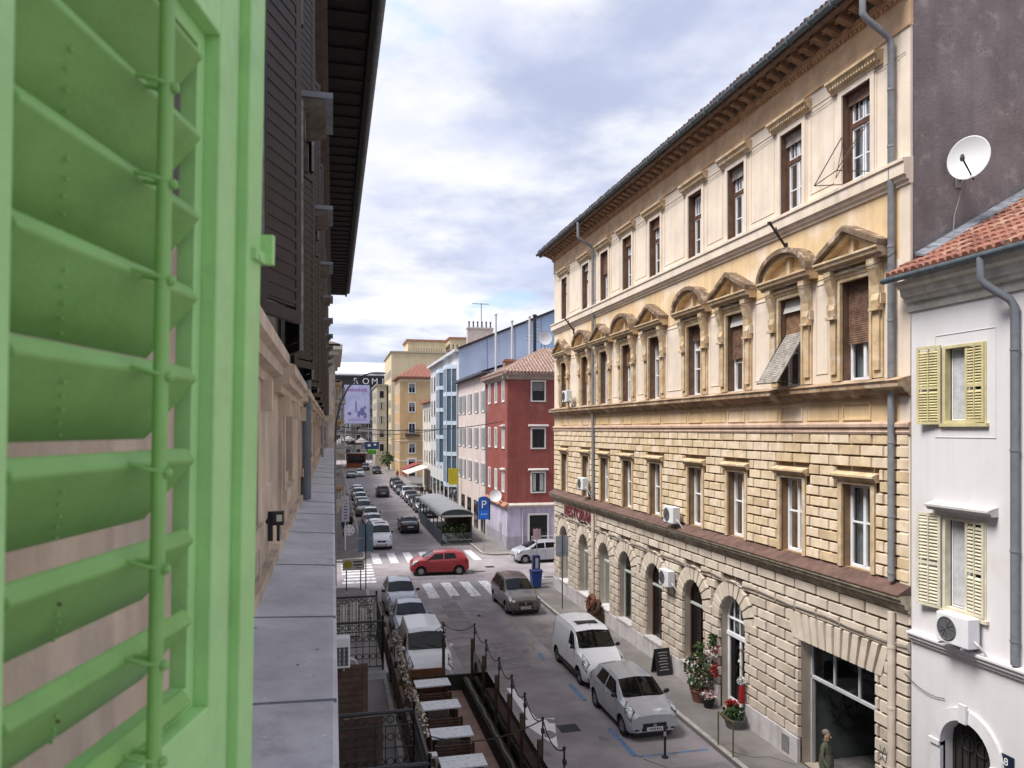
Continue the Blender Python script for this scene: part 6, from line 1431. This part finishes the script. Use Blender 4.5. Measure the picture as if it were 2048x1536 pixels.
    for xx, d in ((-.02, 1), (L_+.02, -1)):
        m = MB(); zc = D['plate_z'] if d > 0 else .72
        u, v = sorted((xx, xx+d*.06)); m.box(u, v, -.26, .26, zc-.055-.08, zc+.055-.08)
        po = part('number_plate', m, plate_m, car)
        if d > 0:
            k_ = MB()
            for q in range(7): k_.box(u-.003, u, -.21+q*.06, -.175+q*.06, zc-.03-.08, zc+.03-.08)
            part('plate_marks', k_, blackp, po)
    for s in (1, -1):
        m = MB(); xm = D['side'][0][0]+.02; p = S(xm, 4.2, s); m.ball((xm-.02, p.y+s*.10, p.z+.06), .1, 10, 0, .55, 1.0, .75); m.box(xm-.02, xm+.04, min(p.y, p.y+s*.1), max(p.y, p.y+s*.1), p.z-.01, p.z+.03)
        part('wing_mirror', m, blackp if 'blackmirror' in opts else pm, car, smooth=True)
        for xa, xb in D['side'][:2]:
            p = S(xb-.16, 3.75, s); m = MB(); m.box(xb-.25, xb-.07, p.y-.015, p.y+.02*s if s > 0 else p.y+.015, p.z, p.z+.03) if s > 0 else m.box(xb-.25, xb-.07, p.y-.02, p.y+.015, p.z, p.z+.03); part('door_handle', m, pm, car)
        m = MB()   # door gaps: thin dark strips following the surface
        for xx in [D['side'][0][0]-.1] + [q[1]+.04 for q in D['side'][:2]]:
            patch([(xx,2.2),(xx+.012,2.2),(xx+.012,4.05),(xx,4.05)], 1, 8, .003, s, m)
        part('door_gap', m, blackp, car)
    for s in (1, -1): m = MB(); patch([(D['ws'][1]-.05,5.32),(D['roof'][1],5.32),(D['roof'][1],5.42),(D['ws'][1]-.05,5.42)], 14, 1, .006, s, m); part('roof_strip', m, blackp, car)
    m = MB(); a = D['ws'][0]
    for yy in (-.45, .15): m.tube([S(a+.0, 6.6, 1)*0 + Vector((a-.02, yy, S(a,6.9,1).z+.03)), Vector((a+.14, yy+.5, S(a+.14,6.4,1).z+.03))], .010, 5)
    part('wipers', m, blackp, car)
    m = MB(); z0 = nz; m.box(-.014, .05, -.42, .42, z0+.01, z0+.1); m.box(.0, .09, -.66, -.5, z0+.02, z0+.09); m.box(.0, .09, .5, .66, z0+.02, z0+.09); part('air_intake', m, blackp, car, bevel=.01)
    # wheels
    r = D['r']
    wm = MB(); wm.lathe([(r*.62,-.085),(r*.93,-.095),(r,-.065),(r,.065),(r*.93,.095),(r*.62,.085)], 28, axis='y', caps=False); tyre = wm.mesh('wheel', tyre_m, True)
    rm = MB(); rm.lathe([(r*.66,-.07),(r*.64,.075),(r*.58,.082),(r*.56,.05),(r*.2,.055)], 28, axis='y', caps=True)
    for k in range(5):
        a = 2*PI*k/5; c_, s_ = math.cos(a), math.sin(a); t = .055
        rm.hexa([(c_*.04-s_*t,.05,s_*.04+c_*t),(c_*r*.62-s_*t*.6,.05,s_*r*.62+c_*t*.6),(c_*r*.62+s_*t*.6,.05,s_*r*.62-c_*t*.6),(c_*.04+s_*t,.05,s_*.04-c_*t),
                 (c_*.04-s_*t,.088,s_*.04+c_*t),(c_*r*.62-s_*t*.6,.082,s_*r*.62+c_*t*.6),(c_*r*.62+s_*t*.6,.082,s_*r*.62-c_*t*.6),(c_*.04+s_*t,.088,s_*.04-c_*t)])
    rim = rm.mesh('rim', rim_m)
    for wx in D['wx']:
        for s in (1, -1):
            wo = link('wheel', tyre, car, (wx, s*(W-.125), r), 0 if s > 0 else PI); link('rim', rim, wo)
    return car
def place(car, x, yfront, rz=90., label=None):
    car.location = (x, yfront, 0.0); car.rotation_euler = (0,0,R(rz)); return car
G_R = 'cars parked along the right kerb'; G_L = 'cars parked along the left side'
ya = make_car('hatch', 'hatchback_car', 'small silver hatchback parked at the right kerb behind the thin bollard, nearest whole car', 'car', P['silver'], ('blackmirror',)); place(ya, 9.42, 20.95, 90); ya['group'] = G_R
do = make_car('van', 'delivery_van', 'white delivery van with black roof hatch parked right behind the silver hatchback', 'van', P['white'], ('blackmirror',)); place(do, 9.62, 25.5, 90); do['group'] = G_R
m = MB(); m.box(2.15, 2.55, -.42, .42, 1.835, 1.875); part('roof_hatch', m, blackp, do, bevel=.02); m = MB(); m.box(2.55, 2.72, -.45, .45, 1.84, 1.87); part('hatch_rim', m, P['white'], do, bevel=.01)
m = MB(); m.box(.02, .1, -.72, .72, .36, .62); m.box(.75, 3.5, -.875, -.84, .32, .46); m.box(.75, 3.5, .84, .875, .32, .46); part('bumper_trim', m, blackp, do, bevel=.03)
m = MB(); m.tube([(1.95,.0,1.83),(1.85,0,2.0)], .01, 5); part('aerial', m, blackp, do)
to = make_car('mpv', 'people_carrier', 'grey brown people carrier parked right near the crossing', 'car', P['grey'], ('blackmirror',)); place(to, 9.42, 36.45, 91); to['group'] = G_R
rc = make_car('hatch', 'hatchback_car', 'bright red hatchback driving across the junction', 'car', P['red']); place(rc, 4.85, 48.75, -3)
wv = make_car('van', 'delivery_van', 'white van parked at the left directly behind the terrace end panel', 'van', P['white']); place(wv, 3.42, 26.75, 90); wv['group'] = G_L
for c_ in children(wv):
    if c_.name.startswith('grille'): pass
lb2 = make_car('sedan', 'saloon_car', 'pale blue grey car parked at the left behind the white van', 'car', P['lblue']); place(lb2, 3.45, 32.7, 90); lb2['group'] = G_L
lb3 = dup(ya, (3.4, 37.9, 0), R(90), 'dark blue grey estate like car parked left at the crossing, behind the pale one', G_L, {'paint_silver': P['lblue']})
sv = dup(ya, (12.35, 51.4, 0), R(3), 'silver car waiting in the right side street, half hidden by the ochre corner', 'cars in the side street', {'paint_silver': P['silver']}); sv.name = 'hatchback_car'
bk = dup(lb2, (6.75, 71.6, 0), R(-90), 'black saloon driving in mid street past the glazed pavilion', 'cars driving in the street', {'paint_light_blue_grey': P['black']})
bk2 = dup(to, (6.7, 108, 0), R(-90), 'black people carrier driving far ahead in the middle of the street', 'cars driving in the street', {'paint_grey_brown': P['black']})
ordl = ['first', 'second', 'third', 'fourth', 'fifth', 'sixth', 'seventh', 'eighth', 'ninth', 'tenth']
rowL = [(58.9, 'van', 'white', 'white boxy van'), (64.6, 'hatch', 'white', 'white hatchback'), (69.4, 'sedan', 'lblue', 'pale blue car'), (75, 'hatch', 'white', 'white small car'), (81.5, 'mpv', 'sgrey', 'dark grey people carrier'), (87.6, 'sedan', 'lblue', 'light grey saloon'), (93.6, 'hatch', 'white', 'white hatchback'), (99.5, 'mpv', 'silver', 'silver people carrier'), (106, 'hatch', 'white', 'white car')]
SRC = {'van': (do, 'paint_white'), 'hatch': (ya, 'paint_silver'), 'sedan': (lb2, 'paint_light_blue_grey'), 'mpv': (to, 'paint_grey_brown')}
for k, (y, kd, cl_, nm) in enumerate(rowL):
    src, pn = SRC[kd]; dup(src, (3.65 - (.35 if k > 3 else 0) + rnd.uniform(-.06,.06), y, 0), R(90+rnd.uniform(-1,1)), f'{nm}, {ordl[k]} in the left kerb row counted from the crossing', 'cars parked along the left kerb beyond the crossing', {pn: P[cl_]})
rowR = [(78.5, 'hatch', 'green', 'dark green small car'), (83.6, 'mpv', 'sgrey', 'slate grey people carrier'), (89.2, 'sedan', 'dark', 'dark blue saloon'), (95, 'hatch', 'sgrey', 'grey hatchback'), (100.4, 'mpv', 'silver', 'silver people carrier'), (106.5, 'sedan', 'black', 'black saloon'), (113, 'hatch', 'dark', 'dark small car'), (119, 'mpv', 'black', 'black people carrier')]
for k, (y, kd, cl_, nm) in enumerate(rowR):
    src, pn = SRC[kd]; dup(src, (9.75 + rnd.uniform(-.08,.08), y, 0), R(90+rnd.uniform(-1,1)), f'{nm}, {ordl[k]} in the right kerb row counted from the glazed pavilion', 'cars parked along the right kerb beyond the pavilion', {pn: P[cl_]})
for k, (x, y, kd, cl_, lb_) in enumerate(((5.2,150,'hatch','white','white car far ahead near the end of the street'),(9.0,158,'mpv','dark','dark car waiting far ahead by the orange house'),(3.4,146,'sedan','sgrey','grey saloon parked far ahead on the left near the red kiosk'),(7.2,172,'mpv','black','black car just before the street end'))):
    src, pn = SRC[kd]; dup(src, (x, y, 0), R(90), lb_, 'cars at the far end of the street', {pn: P[cl_]})
mb_ = thing('motor_scooter', 'dark motor scooter parked behind the guard rail post in the right row', 'scooter', (8.95, 77.2, 0), R(95))
m = MB()
for x in (0, 1.25): m.lathe([(.12,-.05),(.25,-.055),(.27,0),(.25,.055),(.12,.05)], 16, (x,0,.27), 'y')
part('wheels', m, tyre_m, mb_); m = MB(); m.prism([(.1,.5),(.25,.95),(.35,.95),(.35,.38),(.75,.36),(.8,.75),(1.45,.8),(1.4,.5),(1.0,.3),(.3,.28)], -.14, .14, 0, 'y'); m.box(.75,1.4,-.12,.12,.76,.84); m.tube([(.2,-.32,1.02),(.25,0,.98),(.2,.32,1.02)], .02, 6); part('body', m, P['dark'], mb_, bevel=.03)

# ================================================================== people
skin = mat('skin', (.52,.30,.22), var=.06, scale=8, rough=.6); hairg = mat('grey_hair', (.17,.15,.13), var=.3, scale=40); hairb = mat('dark_hair', (.03,.022,.018), var=.2, scale=40)
olive = mat('olive_jacket', (.105,.11,.08), var=.2, scale=5); dkt = mat('dark_trousers', (.03,.03,.035), var=.15, scale=5); shoe = mat('dark_shoes', (.02,.018,.017), var=0)
jk = [mat('red_coat', (.22,.04,.05), var=.15), mat('black_coat', (.02,.02,.023), var=.15), mat('beige_coat', (.42,.35,.27), var=.12), mat('blue_coat', (.05,.07,.15), var=.15), mat('white_top', (.55,.55,.56), var=.08)]
def person_mesh(stride=.18, armsw=.2, H=1.76, detail=False):
    k = H/1.76; V = []; E = []; Rr = []
    def v(x, y, z, r, par=None, ry=None):
        V.append((x*k, y*k, z*k)); Rr.append((r*k, (ry or r)*k)); i = len(V)-1
        if par is not None: E.append((par, i))
        return i
    pel = v(0,0,.98,.135,None,.15); sp = v(.01,0,1.14,.125,pel,.15); ch = v(.0,0,1.33,.125,sp,.175); nk = v(-.005,0,1.47,.06,ch); n2 = v(.01,0,1.54,.052,nk); h1 = v(.022,0,1.62,.080,n2); h2 = v(.015,0,1.70,.083,h1); v(.0,0,1.75,.055,h2)
    for s in (1, -1):
        sh_ = v(-.01,s*.17,1.42,.062,ch); el = v(-.02-s*armsw*.25,s*.235,1.14,.047,sh_); wr = v(.06-s*armsw,s*.235,.90,.034,el); pa = v(.08-s*armsw*1.15,s*.232,.83,.033,wr)
        for f, (dx, ln) in enumerate(((-.03,.07),(-.01,.085),(.012,.08),(.032,.062))):
            a = v(.085+dx-s*armsw*1.2,s*.228,.79,.0105,pa); v(.095+dx-s*armsw*1.25,s*.216,.79-ln,.009,a)
        t_ = v(.12-s*armsw*1.1,s*.205,.815,.012,pa); v(.14-s*armsw*1.15,s*.195,.78,.010,t_)
        hp = v(0,s*.09,.93,.098,pel); kn = v(.03+s*stride*.45,s*.095,.51,.062,hp); an = v(-.03+s*stride,s*.09,.10,.043,kn); v(.06+s*stride,s*.095,.035,.038,an); v(.14+s*stride,s*.097,.028,.03,len(V)-1)
    me = bpy.data.meshes.new('person'); me.from_pydata(V, E, [])
    o = bpy.data.objects.new('tmp', me); COL.objects.link(o); sk = o.modifiers.new('skin', 'SKIN'); sk.use_smooth_shade = True
    for i, r in enumerate(Rr): me.skin_vertices[0].data[i].radius = r
    me.skin_vertices[0].data[0].use_root = True
    ss = o.modifiers.new('sub', 'SUBSURF'); ss.levels = ss.render_levels = 2
    bpy.context.view_layer.update(); dg = bpy.context.evaluated_depsgraph_get(); nm = bpy.data.meshes.new_from_object(o.evaluated_get(dg)); bpy.data.objects.remove(o)
    nm.name = 'body'; return nm, k
def person(label, loc, rz, top, legs, hair, H=1.76, stride=.18, arms=.2, group='people walking in the street', bald=False):
    nm, k = person_mesh(stride, arms, H)
    nm.materials.clear()
    for mm in (skin, top, legs, shoe): nm.materials.append(mm)
    for p in nm.polygons:
        c = p.center/k; s = 0
        if c.z < .1: s = 3
        elif c.z < .96 and abs(c.y) < .205: s = 2
        elif c.z < 1.50 and (abs(c.y) < .205 or c.z > .885): s = 1
        p.material_index = s
    t = thing('person', label, 'person', loc, rz, group); link('body', nm, t)
    m = MB()
    m.ball((-.012*k,0,1.695*k), .098*k, 14, 0, 1.02, .88, .88); o = part('hair', m, hair, t, smooth=True)
    if not bald: pass
    j = MB(); n = 14   # coat hem and collar
    j.lathe([(.165*k,.84*k),(.172*k,.98*k),(.155*k,1.12*k),(.150*k,1.2*k)], n, caps=False); part('collar', MB().lathe([(.075*k,1.46*k),(.085*k,1.52*k),(.07*k,1.53*k)], n, (.0,0,0), caps=False), top, t, smooth=True)
    for i, p in enumerate(j.v): j.v[i] = (p[0]*.98, p[1]*1.22 if p[2] < 1.3*k else p[1], p[2])
    part('coat', j, top, t, smooth=True)
    f = MB(); f.ball((.118*k,0,1.615*k), .018*k, 8, 0, 1, .7, 1.3); f.ball((.02*k,.088*k,1.62*k), .025*k, 8, 0, .6, .35, 1); f.ball((.02*k,-.088*k,1.62*k), .025*k, 8, 0, .6, .35, 1); part('face', f, skin, t, smooth=True)
    f = MB(); f.ball((.098*k,.032*k,1.645*k), .011*k, 6); f.ball((.098*k,-.032*k,1.645*k), .011*k, 6); f.ball((.098*k,0,1.568*k), .02*k, 6, 0, .4, 1, .25); part('eyes_and_mouth', f, mat('dark_features', (.05,.025,.02), var=0), t)
    return t
person('grey haired man in an olive jacket walking past the dark garage opening', (11.95, 16.35, .14), R(-62), olive, dkt, hairg, 1.76, .2, .12, None)
person('person in a red coat far down by the orange house front', (11.6, 140, .14), R(90), jk[0], dkt, hairb)
person('person in a black coat by the awnings on the right pavement', (11.6, 101, .14), R(95), jk[1], dkt, hairb)
person('person in black walking before the cream awning', (12.1, 96, .14), R(-90), jk[1], jk[3], hairb, 1.7)
person('person in a beige coat beside the awning on the right', (12.4, 104, .14), R(80), jk[2], dkt, hairg, 1.68)
person('person in dark blue on the left pavement by the banner', (.95, 66, .14), R(-90), jk[3], dkt, hairb)
person('second person in dark clothes on the left pavement beyond the banner', (1.5, 68.5, .14), R(-80), jk[1], dkt, hairb, 1.7)
person('person in a white top on the far left pavement', (1.3, 84, .14), R(90), jk[4], dkt, hairb)
person('person in a dark red coat on the far left pavement', (1.7, 90, .14), R(90), jk[0], dkt, hairb, 1.66)
person('person sitting height figure in red inside the glazed pavilion', (9.7, 64.5, .12), R(180), jk[0], dkt, hairb, 1.6, .05)
person('person in pale clothes standing far down beside the orange house door', (13.4, 147, .14), R(-90), jk[4], jk[2], hairg)
# ================================================================== sky, sun, camera
SUN_EL, SUN_AZ = R(57), R(-100)     # azimuth measured from +Y clockwise: the sun stands to the left of the street
wd = bpy.data.worlds.new('World'); scene.world = wd; wd.use_nodes = True
nt = wd.node_tree; N = nt.nodes; L = nt.links; bg = N['Background']
sky = N.new('ShaderNodeTexSky'); sky.sky_type = 'NISHITA'; sky.sun_disc = False; sky.sun_elevation = SUN_EL; sky.sun_rotation = SUN_AZ
sky.air_density = 1.0; sky.dust_density = 1.5
tc = N.new('ShaderNodeTexCoord'); sep = N.new('ShaderNodeSeparateXYZ'); L.new(tc.outputs['Generated'], sep.inputs[0])
def mth(op, a, b=None):
    n = N.new('ShaderNodeMath'); n.operation = op
    for k, v in enumerate((a, b)):
        if v is None: continue
        if isinstance(v, (int, float)): n.inputs[k].default_value = v
        else: L.new(v, n.inputs[k])
    return n.outputs[0]
den = mth('ADD', mth('MAXIMUM', sep.outputs['Z'], 0.), .16)
cx = mth('DIVIDE', sep.outputs['X'], den); cy = mth('DIVIDE', sep.outputs['Y'], den)
cmb = N.new('ShaderNodeCombineXYZ'); L.new(cx, cmb.inputs[0]); L.new(cy, cmb.inputs[1])
def noi(scale, det, off, rough=.55):
    mp = N.new('ShaderNodeMapping'); mp.inputs['Location'].default_value = off; L.new(cmb.outputs[0], mp.inputs[0])
    n = N.new('ShaderNodeTexNoise'); n.inputs['Scale'].default_value = scale; n.inputs['Detail'].default_value = det; n.inputs['Roughness'].default_value = rough
    L.new(mp.outputs[0], n.inputs['Vector']); return n.outputs['Fac']
def rng(f, a, b):
    r = N.new('ShaderNodeMapRange'); r.interpolation_type = 'SMOOTHSTEP'; r.inputs['From Min'].default_value = a; r.inputs['From Max'].default_value = b; L.new(f, r.inputs['Value']); return r.outputs['Result']
def mixc(f, a, b):
    x = N.new('ShaderNodeMix'); x.data_type = 'RGBA'
    if isinstance(f, (int, float)): x.inputs[0].default_value = f
    else: L.new(f, x.inputs[0])
    for k, v in ((6, a), (7, b)):
        if isinstance(v, tuple): x.inputs[k].default_value = v
        else: L.new(v, x.inputs[k])
    return x.outputs[2]
K = 5.9
cl_ = mixc(rng(noi(1.15, 8, (3.1,1.7,0)), .40, .58), (.51*K,.565*K,.76*K,1), (1.04*K,1.04*K,1.07*K,1))
cl2 = mixc(mth('MULTIPLY', rng(noi(2.6, 6, (7.3,2.2,4)), .38, .66), .55), cl_, (.70*K,.74*K,.95*K,1))
hol = mixc(mth('MULTIPLY', rng(noi(1.5, 5, (1.2,5.5,2)), .60, .70), .7), cl2, (.52*K,.76*K,1.05*K,1))
fin = mixc(.90, sky.outputs[0], hol)
L.new(fin, bg.inputs[0]); bg.inputs[1].default_value = .12
su = bpy.data.lights.new('sun', 'SUN'); su.energy = 3.8; su.angle = R(24); su.color = (1., .96, .90)
so_ = bpy.data.objects.new('sun', su); COL.objects.link(so_); so_.location = (-20, 10, 40)
dirv = Vector((math.sin(SUN_AZ)*math.cos(SUN_EL), math.cos(SUN_AZ)*math.cos(SUN_EL), math.sin(SUN_EL)))
so_.rotation_euler = dirv.to_track_quat('Z', 'Y').to_euler()
cam = bpy.data.cameras.new('camera'); co = bpy.data.objects.new('camera', cam); COL.objects.link(co)
co.location = (0, 0, EYE); co.rotation_euler = (R(90), 0, -TH)
cam.sensor_width = 36; cam.lens = 36*1500/2048; cam.shift_y = (858-768)/2048
cam.clip_start = .05; cam.clip_end = 3000
cam.dof.use_dof = True; cam.dof.focus_distance = 26; cam.dof.aperture_fstop = 7.5; cam.dof.aperture_blades = 7
scene.camera = co
scene.render.engine = 'CYCLES'
scene.cycles.max_bounces = 8; scene.cycles.transparent_max_bounces = 12; scene.cycles.use_denoising = True
vs = scene.view_settings; vs.view_transform = 'Standard'; vs.look = 'None'; vs.exposure = .62; vs.gamma = 1
